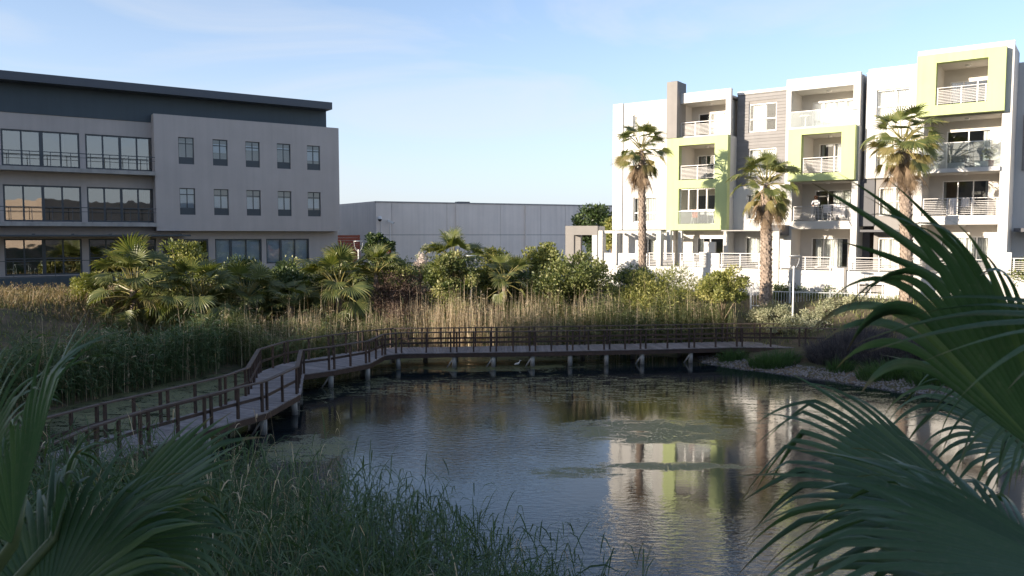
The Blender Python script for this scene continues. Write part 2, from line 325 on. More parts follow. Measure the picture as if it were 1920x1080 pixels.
def mask(fs, nscale, amp, lo, hi, stretch=(1, 1, 1)):
    a = fs[0]
    for q in fs[1:]: a = maxof(a, q)
    mpn = N(n, 'ShaderNodeMapping'); mpn.inputs['Scale'].default_value = stretch; L(pos, mpn.inputs['Vector'])
    z = N(n, 'ShaderNodeTexNoise', Scale=nscale, Detail=9., Roughness=.72, Distortion=.6); L(mpn.outputs['Vector'], z.inputs['Vector'])
    s = N(n, 'ShaderNodeMath', operation='MULTIPLY_ADD'); L(z.outputs['Fac'], s.inputs[0]); s.inputs[1].default_value = amp; s.inputs[2].default_value = -amp * .5
    t = N(n, 'ShaderNodeMath', operation='ADD'); L(a, t.inputs[0]); L(s.outputs[0], t.inputs[1])
    c = N(n, 'ShaderNodeMath', operation='MINIMUM'); L(a, c.inputs[0]); c.inputs[1].default_value = .45
    L(c.outputs[0], t.inputs[0])
    r = N(n, 'ShaderNodeMapRange'); r.inputs['From Min'].default_value = lo; r.inputs['From Max'].default_value = hi; L(t.outputs[0], r.inputs['Value']); return r.outputs['Result']
dense = mask([ell(-13.5, 31.5, 6.5, 8), ell(-2, 40.0, 8, 3.4), ell(1.6, 21.2, 1.5, .75), ell(4.3, 21.8, 2.6, .5), ell(4.5, 25.8, 3.6, 2.0), ell(-6.2, 23.5, 1.8, 2.0)], 1.3, 2.2, .10, .50, (.7, 1.3, 1))
thin = mask([ell(2, 33, 12, 4.6), ell(11, 30, 7, 6), ell(-6, 33.5, 3, 3.5)], 1.6, 2.2, .40, .55, (.7, 2.2, 1))
spk = N(n, 'ShaderNodeTexNoise', Scale=9., Detail=5., Roughness=.8); L(pos, spk.inputs['Vector'])
spr = N(n, 'ShaderNodeMapRange'); spr.inputs['From Min'].default_value = .46; spr.inputs['From Max'].default_value = .56; L(spk.outputs['Fac'], spr.inputs['Value'])
th2 = N(n, 'ShaderNodeMath', operation='MULTIPLY'); L(thin, th2.inputs[0]); L(spr.outputs['Result'], th2.inputs[1])
d2 = N(n, 'ShaderNodeMath', operation='MULTIPLY'); d2.use_clamp = True; sp2 = N(n, 'ShaderNodeMapRange'); sp2.inputs['From Min'].default_value = .36; sp2.inputs['From Max'].default_value = .5; L(spk.outputs['Fac'], sp2.inputs['Value']); L(dense, d2.inputs[0]); L(sp2.outputs['Result'], d2.inputs[1])
weed = maxof(d2.outputs[0], th2.outputs[0])
wc = N(n, 'ShaderNodeValToRGB'); wc.color_ramp.elements[0].color = (.075, .085, .035, 1); wc.color_ramp.elements[1].color = (.20, .20, .085, 1); L(spk.outputs['Fac'], wc.inputs['Fac'])
cm = N(n, 'ShaderNodeMixRGB'); cm.inputs['Color1'].default_value = (.010, .015, .018, 1); L(wc.outputs['Color'], cm.inputs['Color2']); L(weed, cm.inputs['Fac']); L(cm.outputs['Color'], p.inputs['Base Color'])
rr = N(n, 'ShaderNodeMapRange'); rr.inputs['To Min'].default_value = .02; rr.inputs['To Max'].default_value = .75; L(weed, rr.inputs['Value']); L(rr.outputs['Result'], p.inputs['Roughness'])
mpr = N(n, 'ShaderNodeMapping'); mpr.inputs['Scale'].default_value = (1.0, 2.4, 1); mpr.inputs['Rotation'].default_value = (0, 0, R(14)); L(pos, mpr.inputs['Vector'])
w1 = N(n, 'ShaderNodeTexNoise', Scale=3.2, Detail=3., Roughness=.5, Distortion=.3); L(mpr.outputs['Vector'], w1.inputs['Vector'])
w2 = N(n, 'ShaderNodeTexNoise', Scale=.16, Detail=2.); L(pos, w2.inputs['Vector'])
zone = mask([ell(-2.5, 24.5, 6.5, 9.5), ell(3, 14.5, 8, 5.5)], .5, .5, .05, .45)
st = N(n, 'ShaderNodeMapRange'); st.inputs['To Min'].default_value = .03; st.inputs['To Max'].default_value = .13; L(zone, st.inputs['Value'])
w3 = N(n, 'ShaderNodeTexNoise', Scale=9.5, Detail=2., Roughness=.5); L(mpr.outputs['Vector'], w3.inputs['Vector']); ws = N(n, 'ShaderNodeMath', operation='MULTIPLY_ADD'); L(w3.outputs['Fac'], ws.inputs[0]); ws.inputs[1].default_value = .35; L(w1.outputs['Fac'], ws.inputs[2])
wm = N(n, 'ShaderNodeMapRange'); wm.inputs['From Min'].default_value = .38; wm.inputs['From Max'].default_value = .62; wm.inputs['To Min'].default_value = .42; wm.inputs['To Max'].default_value = 1.4; L(w2.outputs['Fac'], wm.inputs['Value']); wq = N(n, 'ShaderNodeMath', operation='MULTIPLY'); L(st.outputs['Result'], wq.inputs[0]); L(wm.outputs['Result'], wq.inputs[1])
bmp = N(n, 'ShaderNodeBump', Distance=.10); L(wq.outputs[0], bmp.inputs['Strength']); L(ws.outputs[0], bmp.inputs['Height']); L(bmp.outputs['Normal'], p.inputs['Normal'])
xs = np.linspace(-22, 22, 23); ys = np.linspace(4, 46, 22); X, Y = np.meshgrid(xs, ys); idx = np.arange(X.size).reshape(X.shape)
water = np_mesh('water', np.stack([X, Y, X * 0], -1), np.stack([idx[:-1, :-1], idx[:-1, 1:], idx[1:, 1:], idx[1:, :-1]], -1).reshape(-1, 4), m); tag(water, kind='structure')
# paved drive behind the shrubs, far between the buildings
b = MB(); b.quad((1.5, 56, 2.985), (14, 56, 2.985), (14, 80, 2.985), (1.5, 80, 2.985)); tag(b.build('driveway', M['pave']), kind='structure')

# ------------------------------------------------------------------ windows, doors, railings
def curtain(parent, x0, x1, z0, z1, y, m=None, name='curtain', waves=None):
    n = waves or max(2, int((x1 - x0) / .12)); b = MB(); k = n * 4
    pts = [(x0 + (x1 - x0) * i / k, y + .035 * math.sin(2 * math.pi * i / 4 + .7 * math.sin(i * .37))) for i in range(k + 1)]
    for (a, ya), (c, yc) in zip(pts, pts[1:]): b.quad((a, ya, z0), (c, yc, z0), (c, yc, z1), (a, ya, z1))
    return b.build(name, m or M['curtain'], parent, True)
def window(parent, x0, x1, z0, z1, y, xm=(), zm=(), fm=None, gm=None, fw=.06, fd=.08, cur=(), blind=None, name='window', panel=None):
    """frame mesh with mullions; each pane, curtain and blind a sub-part"""
    fm = fm or M['whitemetal']; b = MB()
    b.box(x0, x0 + fw, y, y + fd, z0, z1); b.box(x1 - fw, x1, y, y + fd, z0, z1)
    b.box(x0 + fw, x1 - fw, y, y + fd, z1 - fw, z1); b.box(x0 + fw, x1 - fw, y, y + fd, z0, z0 + fw)
    for x in xm: w = fw * .5 if not isinstance(x, tuple) else x[1] / 2; x = x if not isinstance(x, tuple) else x[0]; b.box(x - w, x + w, y + .003, y + fd - .003, z0 + fw, z1 - fw)
    for z in zm: b.box(x0 + fw, x1 - fw, y + .006, y + fd - .006, z - fw * .5, z + fw * .5)
    f = b.build(name, fm, parent)
    xl = [x0 + fw] + [x[0] if isinstance(x, tuple) else x for x in xm] + [x1 - fw]; zl = [z0 + fw] + list(zm) + [z1 - fw]
    for i in range(len(xl) - 1):
        for j in range(len(zl) - 1):
            box('pane', gm or M['glass'], f, xl[i] + .004, xl[i + 1] - .004, y + fd * .45, y + fd * .55, zl[j] + .004, zl[j + 1] - .004)
    for c in cur: curtain(f, c[0], c[1], z0 + .05, z1 - .07, y + fd + .16)
    if blind: 
        for bx0, bx1, bz in blind: box('blind', M['blind'], f, bx0, bx1, y + fd + .10, y + fd + .12, bz, z1 - .05)
    return f
def railing(parent, x0, x1, y, z0, z1, posts=3, bars=8, m=None, r=.018, pr=.028):
    m = m or M['railmetal']; b = MB(); b.bar((x0, y, z1), (x1, y, z1), .05, .04)
    for i in range(posts):
        x = x0 + .06 + (x1 - x0 - .12) * i / (posts - 1); b.bar((x, y, z0), (x, y, z1 - .02), pr * 2, pr * 1.6, Vector((0, 1, 0)))
    o = b.build('railing', m, parent)
    for k in range(bars):
        z = z0 + .09 + (z1 - z0 - .16) * k / bars
        MB().bar((x0, y - .012, z), (x1, y - .012, z), r * 1.3, r * 1.45).build('bar', m, o)
    return o
def glassrail(parent, x0, x1, y, z0, z1, n=3):
    o = box('balustrade', M['whitemetal'], parent, x0, x1, y - .02, y + .02, z1, z1 + .03)
    w = (x1 - x0) / n
    for i in range(n): box('pane', M['glassb'], o, x0 + w * i + .01, x0 + w * (i + 1) - .01, y - .008, y + .008, z0 - .12, z1)
    return o
def recess(parent, x0, x1, z0, z1, y0, y1, wm, holes=(), lm=None):
    """lining of a balcony: two cheeks, ceiling, floor, and a back wall with door openings"""
    lm = lm or wm; b = MB(); t = .08
    b.box(x0 - t, x0, y0, y1, z0 - t, z1 + t); b.box(x1, x1 + t, y0, y1, z0 - t, z1 + t)
    b.box(x0, x1, y0, y1, z1, z1 + t); b.box(x0, x1, y0, y1, z0 - t, z0)
    b.build('balcony_lining', lm, parent)
    wall('balcony_wall', wm, parent, x0, x1, z0, z1, y1, y1 + .12, holes)
    b = MB(); x = (x0 + x1) / 2; z = z1 - .03
    b.lathe([(.10, -.05), (.13, -.03), (.13, .03)], (x + .1, (y0 + y1) / 2, z), 10).build('ceiling_lamp', M['whitemetal'], parent)
def door(parent, x0, x1, z0, z1, y, n=2, cur=()):
    xm = [x0 + (x1 - x0) * i / n for i in range(1, n)]
    return window(parent, x0, x1, z0, z1, y, xm, (), M['whitemetal'], M['glass'], .06, .07, cur, name='sliding_door')

# ------------------------------------------------------------------ apartment block (right)
FR = Vector((10.257, 53.5, 0)); AR = -R(36.7)
ap = empty('apartment_building', FR, AR)
tag(ap, 'white four storey apartment block with lime green balcony frames behind the palms', 'building')
def P(*a, **k): return wall('wall', M['white'], ap, *a, **k)
Y0 = .5
# bay A: plain white bay
winA = [(-2.80, -1.02, 13.1, 14.56), (-2.80, -1.02, 10.3, 11.8), (-2.72, -1.0, 7.27, 8.97)]
P(-4.25, .05, 6.75, 15.42, Y0, Y0 + .25, winA); box('corner_fin', M['white'], ap, -4.32, -3.55, Y0 - .08, Y0 - .002, 6.75, 15.44)
for a in winA: window(ap, *a, Y0 + .12, [(a[0] + a[1]) / 2], [a[2] + .62], cur=[(a[0] + .1, a[1] - .1)])
wall('wall', M['white'], ap, -4.25, .02, 4.35, 6.72, Y0 + .6, Y0 + .8, [(-2.5, -.75, 4.4, 6.15)])
door(ap, -2.5, -.75, 4.4, 6.15, Y0 + .68, 3, [(-1.8, -1.2)])
b = MB(); b.box(-4.2, .25, -1.25, -1.1, 6.5, 6.68); b.build('pergola_beam', M['white'], ap)
for k in range(8): box('pergola_slat', M['white'], ap, -4.05 + k * .54, -3.93 + k * .54, -1.08, Y0 - .1, 6.52, 6.66)
for x in (-4.35, -3.25, .02): box('column', M['white'], ap, x, x + .32, -1.42, -1.1 + .16, 4.36, 6.49 if x > -4 else 6.68)
# bay B: chimney, top balcony, lime pod
box('chimney', M['taupe'], ap, -.04, .70, -.02, 1.35, 12.74, 16.42); box('chimney_cap', M['dark'], ap, .1, .55, .3, .9, 16.422, 16.5)
P(.07, 4.16, 12.73, 15.67, Y0, Y0 + .25, [(.62, 3.82, 12.86, 15.02)])
recess(ap, .62, 3.82, 12.86, 15.02, Y0 + .253, 2.5, M['cream'], [(1.1, 3.6, 12.87, 14.55)])
door(ap, 1.1, 3.6, 12.87, 14.55, 2.54, 3, [(2.1, 3.5)])
railing(ap, .66, 3.80, Y0 + .12, 12.87, 13.76, 4, 9)
pod = [(.86, 3.33, 9.97, 12.22), (.88, 3.40, 7.09, 9.42)]
wall('balcony_frame', M['lime'], ap, 0, 4.2, 6.70, 12.72, 0, .45, pod)
box('wall', M['white'], ap, 3.84, 4.16, .46, 2.2, 2.9, 12.72)
recess(ap, .86, 3.33, 9.97, 12.22, .453, 2.5, M['cream'], [(1.08, 2.3, 9.98, 11.75)]); door(ap, 1.08, 2.3, 9.98, 11.75, 2.54, 2, [(1.2, 1.6)])
railing(ap, .88, 3.32, .2, 9.98, 10.9, 3, 9)
recess(ap, .88, 3.40, 7.09, 9.42, .453, 2.5, M['cream'], [(1.1, 2.6, 7.1, 9.1)]); door(ap, 1.1, 2.6, 7.1, 9.1, 2.54, 2)
window(ap, .89, 3.39, 7.95, 9.41, .22, [1.5, 2.12, 2.75], (), cur=(), name='window'); glassrail(ap, .90, 3.38, .03, 7.10, 7.92, 2)
wall('balcony_wall', M['cream'], ap, .02, 3.84, 4.35, 6.68, 1.6, 1.8, [(1.5, 3.4, 4.36, 6.2)]); door(ap, 1.5, 3.4, 4.36, 6.2, 1.66, 2, [(1.6, 1.9)])
box('wall', M['white'], ap, -.25, .015, 1.302, 1.8, 4.36, 6.69)
for x in (.36, .80): box('column', M['white'], ap, x, x + .26, -.6 if x < .5 else .2, -.3 if x < .5 else .46, 4.36, 6.695)
box('wall', M['cream'], ap, 3.1, 3.84, -.9, -.7, 4.36, 5.95); box('wall', M['white'], ap, 2.85, 3.6, -1.08, -.92, 4.36, 5.3)
# bay C: boarded taupe bay, recessed
yC = 1.6
winC = [(4.92, 6.70, 12.95, 14.72), (4.95, 6.72, 10.1, 11.88)]
wall('wall', M['taupe'], ap, 4.16, 7.66, 9.5, 15.36, yC + .04, yC + .3, winC)
zb = 9.5
while zb < 15.3:
    segs = [(4.165, 7.655)]
    for w in winC:
        if zb + .2 > w[2] and zb < w[3]: segs = [(4.165, w[0]), (w[1], 7.655)]
    for s0, s1 in segs: MB().box(s0, s1, yC - .005 + .012 * random.random(), yC + .037, zb + .008, zb + .192).build('cladding_board', M['board'], ap)
    zb += .2
box('parapet', M['white'], ap, 4.16, 7.64, yC - .06, yC + .3, 15.362, 15.56)
window(ap, *winC[0], yC + .1, [5.9], [13.75], cur=[(5.1, 6.0)]); window(ap, *winC[1], yC + .1, [5.8], [10.9], cur=[(5.0, 6.6)])
wC3 = (5.05, 6.2, 7.35, 8.95)
P(4.17, 8.1, 6.7, 9.48, 1.2, 1.45, [wC3]); window(ap, *wC3, 1.3, [5.6], [8.2], cur=[(5.1, 6.1)])
box('wall', M['white'], ap, 6.5, 8.08, .9, 1.19, 7.0, 9.50)
P(4.17, 7.5, 4.35, 6.6, 1.5, 1.7, [(4.9, 6.3, 4.4, 6.25)]); door(ap, 4.9, 6.3, 4.4, 6.25, 1.58, 2, [(5.0, 6.2)])
box('canopy', M['concrete'], ap, 4.22, 7.3, -.9, 1.2, 6.62, 6.69); box('awning', M['dark'], ap, 6.95, 8.0, -.9, .6, 6.35, 6.98)
# bay D: white frame, glass balcony, second lime pod
P(7.66, 11.9, 12.72, 15.78, Y0, Y0 + .25, [(7.95, 11.52, 12.88, 15.07)])
recess(ap, 7.95, 11.52, 12.88, 15.07, Y0 + .253, 2.6, M['cream'], [(8.6, 11.2, 12.9, 14.6)]); door(ap, 8.6, 11.2, 12.9, 14.6, 2.64, 4, [(8.7, 11.1)])
glassrail(ap, 7.90, 11.6, .08, 12.8, 13.72, 3)
pod = (8.76, 11.05, 10.04, 12.35)
wall('balcony_frame', M['lime'], ap, 7.98, 11.8, 9.60, 12.71, 0, .47, [pod])
recess(ap, *pod, .473, 2.5, M['cream'], [(9.1, 10.9, 10.05, 12.0)]); door(ap, 9.1, 10.9, 10.05, 12.0, 2.54, 2, [(9.2, 9.35), (10.0, 10.8)])
railing(ap, 8.78, 11.04, .2, 10.05, 10.96, 3, 9)
P(7.66, 8.12, 4.36, 12.7, Y0, Y0 + .25)
P(11.56, 11.9, 2.9, 12.7, Y0, Y0 + .5); box('wall', M['white'], ap, 11.60, 11.9, Y0 + .51, 2.4, 2.9, 15.7)
recess(ap, 8.13, 11.55, 7.22, 9.55, Y0 + .05, 2.5, M['cream'], [(8.9, 11.3, 7.23, 9.15)]); door(ap, 8.9, 11.3, 7.23, 9.15, 2.54, 3, [(9.95, 11.2)])
railing(ap, 8.14, 11.54, Y0 + .15, 7.24, 8.1, 4, 8)
box('balcony_slab', M['cream'], ap, 8.12, 11.56, Y0 - .02, 2.45, 6.74, 7.14)
recess(ap, 8.13, 11.55, 4.36, 6.73, Y0 + .05, 2.4, M['cream'], [(8.8, 11.0, 4.37, 6.2)]); door(ap, 8.8, 11.0, 4.37, 6.2, 2.44, 3, [(9.0, 10.6)])
# slot and bay E
box('wall', M['dark'], ap, 11.9, 12.3, 2.0, 2.2, 2.9, 15.5); box('wall', M['white'], ap, 12.10, 12.3, 1.0, 1.99, 9.66, 15.75)
yE = .8
winE = [(12.72, 14.45, 13.02, 14.66), (12.76, 14.45, 10.23, 11.93)]
P(12.25, 14.85, 9.65, 15.9, yE, yE + .25, winE)
for w in winE: window(ap, *w, yE + .12, [(w[0] + w[1]) / 2 + .1], [w[2] + .7], cur=[(w[0] + .06, w[1] - .06)])
wE3 = (12.92, 14.66, 7.5, 9.12)
wall('wall', M['taupe'], ap, 12.72, 14.9, 2.9, 9.6, yE + .3, yE + .5, [wE3, (12.95, 14.6, 4.4, 6.2)]); box('wall', M['dark'], ap, 11.92, 12.71, yE + .2, yE + .5, 6.9, 9.63)
window(ap, *wE3, yE + .36, [13.75], [8.3], cur=[(12.98, 14.6)]); door(ap, 12.95, 14.6, 4.4, 6.2, yE + .36, 3, [(13, 14.5)])
box('awning', M['dark'], ap, 12.3, 14.8, -.4, yE + .28, 6.55, 6.68)
# bay F
P(14.85, 19.42, 12.80, 16.5, Y0, Y0 + .25, [(15.3, 18.9, 13.1, 15.9)])
pod = (15.87, 18.30, 13.40, 15.67)
wall('balcony_frame', M['lime'], ap, 14.92, 19.1, 12.86, 16.15, 0, .48, [pod])
recess(ap, *pod, .483, 2.6, M['cream'], [(16.2, 18.2, 13.41, 15.0)]); door(ap, 16.2, 18.2, 13.41, 15.0, 2.64, 3, [(16.3, 16.5)])
railing(ap, 15.89, 18.28, .15, 13.42, 14.33, 3, 9)
P(14.85, 15.28, 2.9, 12.79, Y0, Y0 + .3); P(18.97, 19.42, 2.9, 12.79, Y0, Y0 + .3); box('wall', M['white'], ap, 19.1, 19.42, Y0 + .31, 3.2, 2.9, 16.3)
recess(ap, 15.29, 18.96, 10.02, 12.78, Y0 + .06, 2.6, M['cream'], [(16.1, 18.3, 10.03, 12.25)]); door(ap, 16.1, 18.3, 10.03, 12.25, 2.64, 2, [(17.9, 18.25)])
glassrail(ap, 15.25, 18.98, Y0 - .1, 10.05, 11.37, 3); box('balcony_slab', M['white'], ap, 15.27, 18.98, Y0 - .16, Y0 + .3, 9.78, 10.0)
recess(ap, 15.29, 18.96, 7.44, 9.76, Y0 + .06, 2.5, M['cream'], [(16.0, 18.3, 7.45, 9.45)]); door(ap, 16.0, 18.3, 7.45, 9.45, 2.54, 3, [(16.02, 16.15), (18.1, 18.28)])
railing(ap, 15.3, 18.95, Y0 + .12, 7.46, 8.38, 4, 8); box('balcony_slab', M['white'], ap, 15.28, 18.97, Y0 - .03, Y0 + .4, 6.95, 7.42)
recess(ap, 15.29, 18.96, 4.36, 6.94, Y0 + .06, 2.5, M['cream'], [(16.0, 18.4, 4.37, 6.3)]); door(ap, 16.0, 18.4, 4.37, 6.3, 2.54, 4, [(16.1, 18.3)])
# next block, set back, in the shade of the last fin
wall('wall', M['white'], ap, 19.42, 34, 2.9, 15.75, 3.0, 3.25, [(20.2, 22.2, 4.4, 6.2)]); box('wall_panel', M['taupe'], ap, 19.75, 24, 2.9, 2.996, 9.9, 12.9); box('awning', M['dark'], ap, 19.6, 23, 1.6, 2.995, 6.55, 6.75)
# terrace front
gr = [(12.45, 13.85, 3.12, 3.66), (6.9, 7.4, 3.3, 3.55)]
P(-4.4, 24, 2.4, 4.33, -1.3, -1.15, gr); box('terrace_floor', M['concrete'], ap, -4.4, 24, -1.14, 3.2, 4.2, 4.345)
railing(ap, 12.47, 13.83, -1.26, 3.14, 3.64, 3, 5); box('inner_wall', M['inner'], ap, 12.3, 14, -.9, -.85, 2.9, 3.9)
box('wall', M['white'], ap, -4.4, -.7, -1.28, -1.16, 4.335, 5.16); box('wall', M['white'], ap, 1.62, 2.8, -1.0, -.9, 4.35, 4.7)
railing(ap, -.62, 1.25, -1.22, 4.35, 5.2, 3, 7); railing(ap, 1.6, 3.5, -1.22, 4.35, 5.2, 3, 7); box('wall', M['white'], ap, 3.52, 4.3, -1.27, -1.17, 4.335, 5.24)
railing(ap, 4.36, 6.85, -1.22, 4.35, 5.25, 3, 7); box('wall', M['cream'], ap, 7.52, 8.0, -1.34, -1.16, 2.4, 6.6); MB().bar((7.45, -1.36, 2.5), (7.45, -1.36, 6.6), .07, .07).build('downpipe', M['taupe'], ap)
railing(ap, 8.05, 11.0, -1.22, 4.35, 5.1, 3, 6); box('wall', M['cream'], ap, 11.1, 11.75, -1.36, -1.16, 2.4, 4.5); MB().bar((11.82, -1.36, 2.5), (11.82, -1.36, 4.5), .06, .06).build('downpipe', M['taupe'], ap)
railing(ap, 11.9, 15.2, -1.22, 4.35, 5.1, 3, 6); railing(ap, 15.3, 18.9, -1.22, 4.35, 5.1, 3, 6); box('wall', M['white'], ap, 18.95, 19.8, -1.27, -1.17, 4.335, 5.5); railing(ap, 19.85, 23.5, -1.22, 4.35, 5.2, 4, 7)
# body behind the front: dark rooms, roof, rear
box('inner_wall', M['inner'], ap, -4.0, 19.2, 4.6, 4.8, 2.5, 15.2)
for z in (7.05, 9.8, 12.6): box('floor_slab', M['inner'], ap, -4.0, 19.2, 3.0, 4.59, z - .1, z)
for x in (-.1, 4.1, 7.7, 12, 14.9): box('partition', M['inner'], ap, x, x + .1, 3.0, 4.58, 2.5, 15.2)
box('roof', M['concrete'], ap, -4.0, 19.19, 2.78, 12, 15.12, 15.25)
for x0, x1, z in ((-4.24, .05, 15.12), (.06, 4.15, 15.15), (4.2, 7.6, 15.12), (7.68, 11.5, 15.2), (12.31, 14.84, 15.12), (14.9, 19.09, 15.95)): box('roof', M['concrete'], ap, x0, x1, yC + .31 if x0 == 4.2 else 1.06 if x0 == 12.31 else .76, 2.775, z, z + .12)
box('side_wall', M['white'], ap, -4.25, -4.0, .76, 12, 2.4, 15.4); box('side_wall', M['white'], ap, 19.2, 19.41, 3.3, 12, 2.4, 15.4); box('rear_wall', M['white'], ap, -4.25, 19.4, 12.01, 12.2, 2.4, 15.4)

# ------------------------------------------------------------------ office block (left)
FL = at(290, 300, 53.3); FL.z = 0; AL = R(34.4)
of = empty('office_building', FL, AL)
tag(of, 'grey and slate office block with a flat overhanging roof and ten punched windows', 'building')
wins = [(1.50 + 2.225 * k, 2.50 + 2.225 * k, zz, zz + 1.79) for zz in (11.15, 7.75) for k in range(5)]
wall('wall', M['office'], of, 0, 12.87, 6.66, 14.36, 0, .25, wins)
for i, w in enumerate(wins):
    f = window(of, w[0], w[1], w[2] + .42, w[3], .12, [(w[0] + w[1]) / 2], [w[3] - .42], M['alu'], M['glassw'], .05, .07)
    box('sill_panel', M['alu'], f, w[0], w[1], .10, .20, w[2], w[2] + .418)
    box('blind', M['blind'], f, w[0] + .05, w[1] - .05, .26, .27, w[2] + [1.5, .9, 1.2, 1.4, .7, .45, .5, .46, .45, .6][i], w[3] - (0 if i == 5 else .5 if i > 5 else .3))
box('wall', M['office'], of, .0, 12.87, .252, .80, 14.0, 14.355); box('wall', M['office'], of, 0, .25, .252, .9, 6.66, 13.99); box('wall', M['office'], of, 12.62, 12.87, .252, 30, 6.66, 13.99)
box('soffit', M['office'], of, .252, 12.6, .252, .9, 6.66, 6.9)
recw = [(-8.52, -4.28, 10.62, 12.86), (-3.95, .1, 10.62, 12.86), (-8.52, -4.28, 7.22, 9.48), (-3.95, .1, 7.22, 9.48), (-13.1, -8.9, 10.62, 12.86), (-13.1, -8.9, 7.22, 9.48), (-8.58, -4.35, 3.86, 6.14), (-3.95, .1, 3.86, 6.14), (-13.2, -9.0, 3.86, 6.14), (.5, 3.5, 3.86, 6.1), (3.95, 7.22, 4.3, 6.1), (7.55, 10.77, 4.3, 6.1)]
wall('wall', M['office'], of, -17, 13.05, 2.4, 13.87, .9, 1.15, recw)
box('clerestory', M['slate'], of, -17, 12.25, .85, 1.15, 13.875, 15.64)
box('roof', M['roofm'], of, -17.3, 12.26, -.35, 30.2, 15.645, 16.16)
for x in (-14, -5.0, 1.6): box('roof_joint', M['alu'], of, x, x + .03, -.354, -.351, 15.66, 16.15)
for i, w in enumerate(recw):
    if i < 6:
        q = (w[1] - w[0]) / 4
        window(of, *w, .96, [w[0] + q, (w[0] + 2 * q, .22 if i in (0, 4) else .16), w[0] + 3 * q], (), M['alu'], M['glassd'], .10, .09,
               blind=[(w[0] + .2 + q * 3, w[0] + q * 4 - .9, 10.75)] if i == 0 else ([(w[0] + q, w[0] + 2 * q, w[2] + .1)] if i == 3 else None), cur=[(w[0] + 2.1 * q, w[1] - .1)] if i == 3 else ())
    elif i < 10:
        q = (w[1] - w[0]) / 4
        window(of, *w, .96, [w[0] + q, (w[0] + 2 * q, .2), w[0] + 3 * q], (4.9, ), M['alu'], M['glassd'], .09, .09)
    else:
        q = (w[1] - w[0]) / 3
        window(of, *w, .96, [(w[0] + q, .16), w[0] + 2 * q], (), M['alu'], M['glassw'], .09, .09, blind=[(w[0] + .1, w[0] + q - .05, 4.35), (w[0] + q + .05, w[0] + 2 * q - .03, 4.4), (w[0] + 2 * q + .03, w[1] - .1, 4.38)])
for z0, z1 in ((10.30, 10.55), (6.93, 7.17)):
    box('balcony_slab', M['concrete'], of, -17, -.003, -.2, .899, z0, z1)
    zr = z1 + .93; b = MB(); b.bar((-17, -.15, zr), (-.01, -.15, zr), .05, .05)
    for k in range(15): x = -.5 - k * 1.1; b.bar((x, -.15, z1), (x, -.15, zr - .01), .035, .05, Vector((0, 1, 0)))
    o = b.build('railing', M['alu'], of); MB().bar((-17, -.15, zr - .26), (-.01, -.15, zr - .26), .03, .03).build('bar', M['alu'], o)
    for k in range(16): box('slab_bracket', M['concrete'], of, -.55 - k * 1.1, -.47 - k * 1.1, -.215, -.202, z0 + .02, z1 - .01)
box('canopy', M['alu'], of, -17, 1.9, -1.1, .898, 6.29, 6.40)
for k in range(7): box('canopy_clip', M['alu'], of, 1.2 - k * 2.1, 1.36 - k * 2.1, -1.0, -.8, 6.402, 6.46)
box('plinth', M['slate'], of, -17, 3, -.6, .897, 2.3, 3.79); b = MB(); b.bar((-17, -.5, 4.79), (3, -.5, 4.79), .04, .04)
for k in range(9): b.bar((2.8 - k * 2.2, -.5, 3.79), (2.8 - k * 2.2, -.5, 4.78), .03, .04, Vector((0, 1, 0)))
b.build('railing', M['alu'], of)
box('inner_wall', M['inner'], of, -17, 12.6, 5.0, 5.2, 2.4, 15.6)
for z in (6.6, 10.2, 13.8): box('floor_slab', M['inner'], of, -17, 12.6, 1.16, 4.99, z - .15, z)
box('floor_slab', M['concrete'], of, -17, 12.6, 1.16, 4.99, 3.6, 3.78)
box('side_wall', M['office'], of, 12.8, 13.05, 1.16, 30, 2.4, 6.65); box('side_wall', M['slate'], of, 12.0, 12.24, 1.16, 30, 13.99, 15.64); box('rear_wall', M['office'], of, -17, 12.8, 30.01, 30.2, 2.4, 15.6)
# cafe furniture behind the ground floor glass
def cafe_table(x, y, rz, label):
    t = empty('cafe_table', of.matrix_basis @ Vector((0, 0, 0)), 0); t.location = FL + Matrix.Rotation(AL, 3, 'Z') @ Vector((x, y, 3.785)); t.rotation_euler = (0, 0, AL + rz)
    tag(t, label, 'table', 'white cafe tables behind the office glass'); box('table_top', M['whitemetal'], t, -.45, .45, -.4, .4, .71, .75)
    for sx in (-.4, .4):
        for sy in (-.35, .35): MB().bar((sx, sy, 0), (sx, sy, .71), .05, .05, Vector((0, 1, 0))).build('leg', M['whitemetal'], t)
def cafe_chair(x, y, rz, label):
    t = empty('cafe_chair', FL + Matrix.Rotation(AL, 3, 'Z') @ Vector((x, y, 3.785)), AL + rz)
    tag(t, label, 'chair', 'white cafe chairs behind the office glass'); box('seat', M['whitemetal'], t, -.21, .21, -.2, .2, .43, .46); box('backrest', M['whitemetal'], t, -.21, .21, .2, .23, .58, .9)
    for sx in (-.19, .19):
        for sy in (-.18, .2): MB().bar((sx, sy, 0), (sx, sy, .43 if sy < 0 else .6), .035, .035, Vector((0, 1, 0))).build('leg', M['whitemetal'], t)
cafe_table(-7.6, 1.9, .1, 'white table at the left end behind the ground floor office glass'); cafe_table(-5.6, 1.9, -.1, 'white table nearer the shrubs behind the ground floor office glass')
cafe_chair(-8.3, 2.1, 1.4, 'white chair left of the left table behind the office glass'); cafe_chair(-6.75, 1.8, -1.4, 'white chair between the two tables behind the office glass'); cafe_chair(-4.8, 1.9, -1.5, 'white chair beside the pillar behind the office glass')

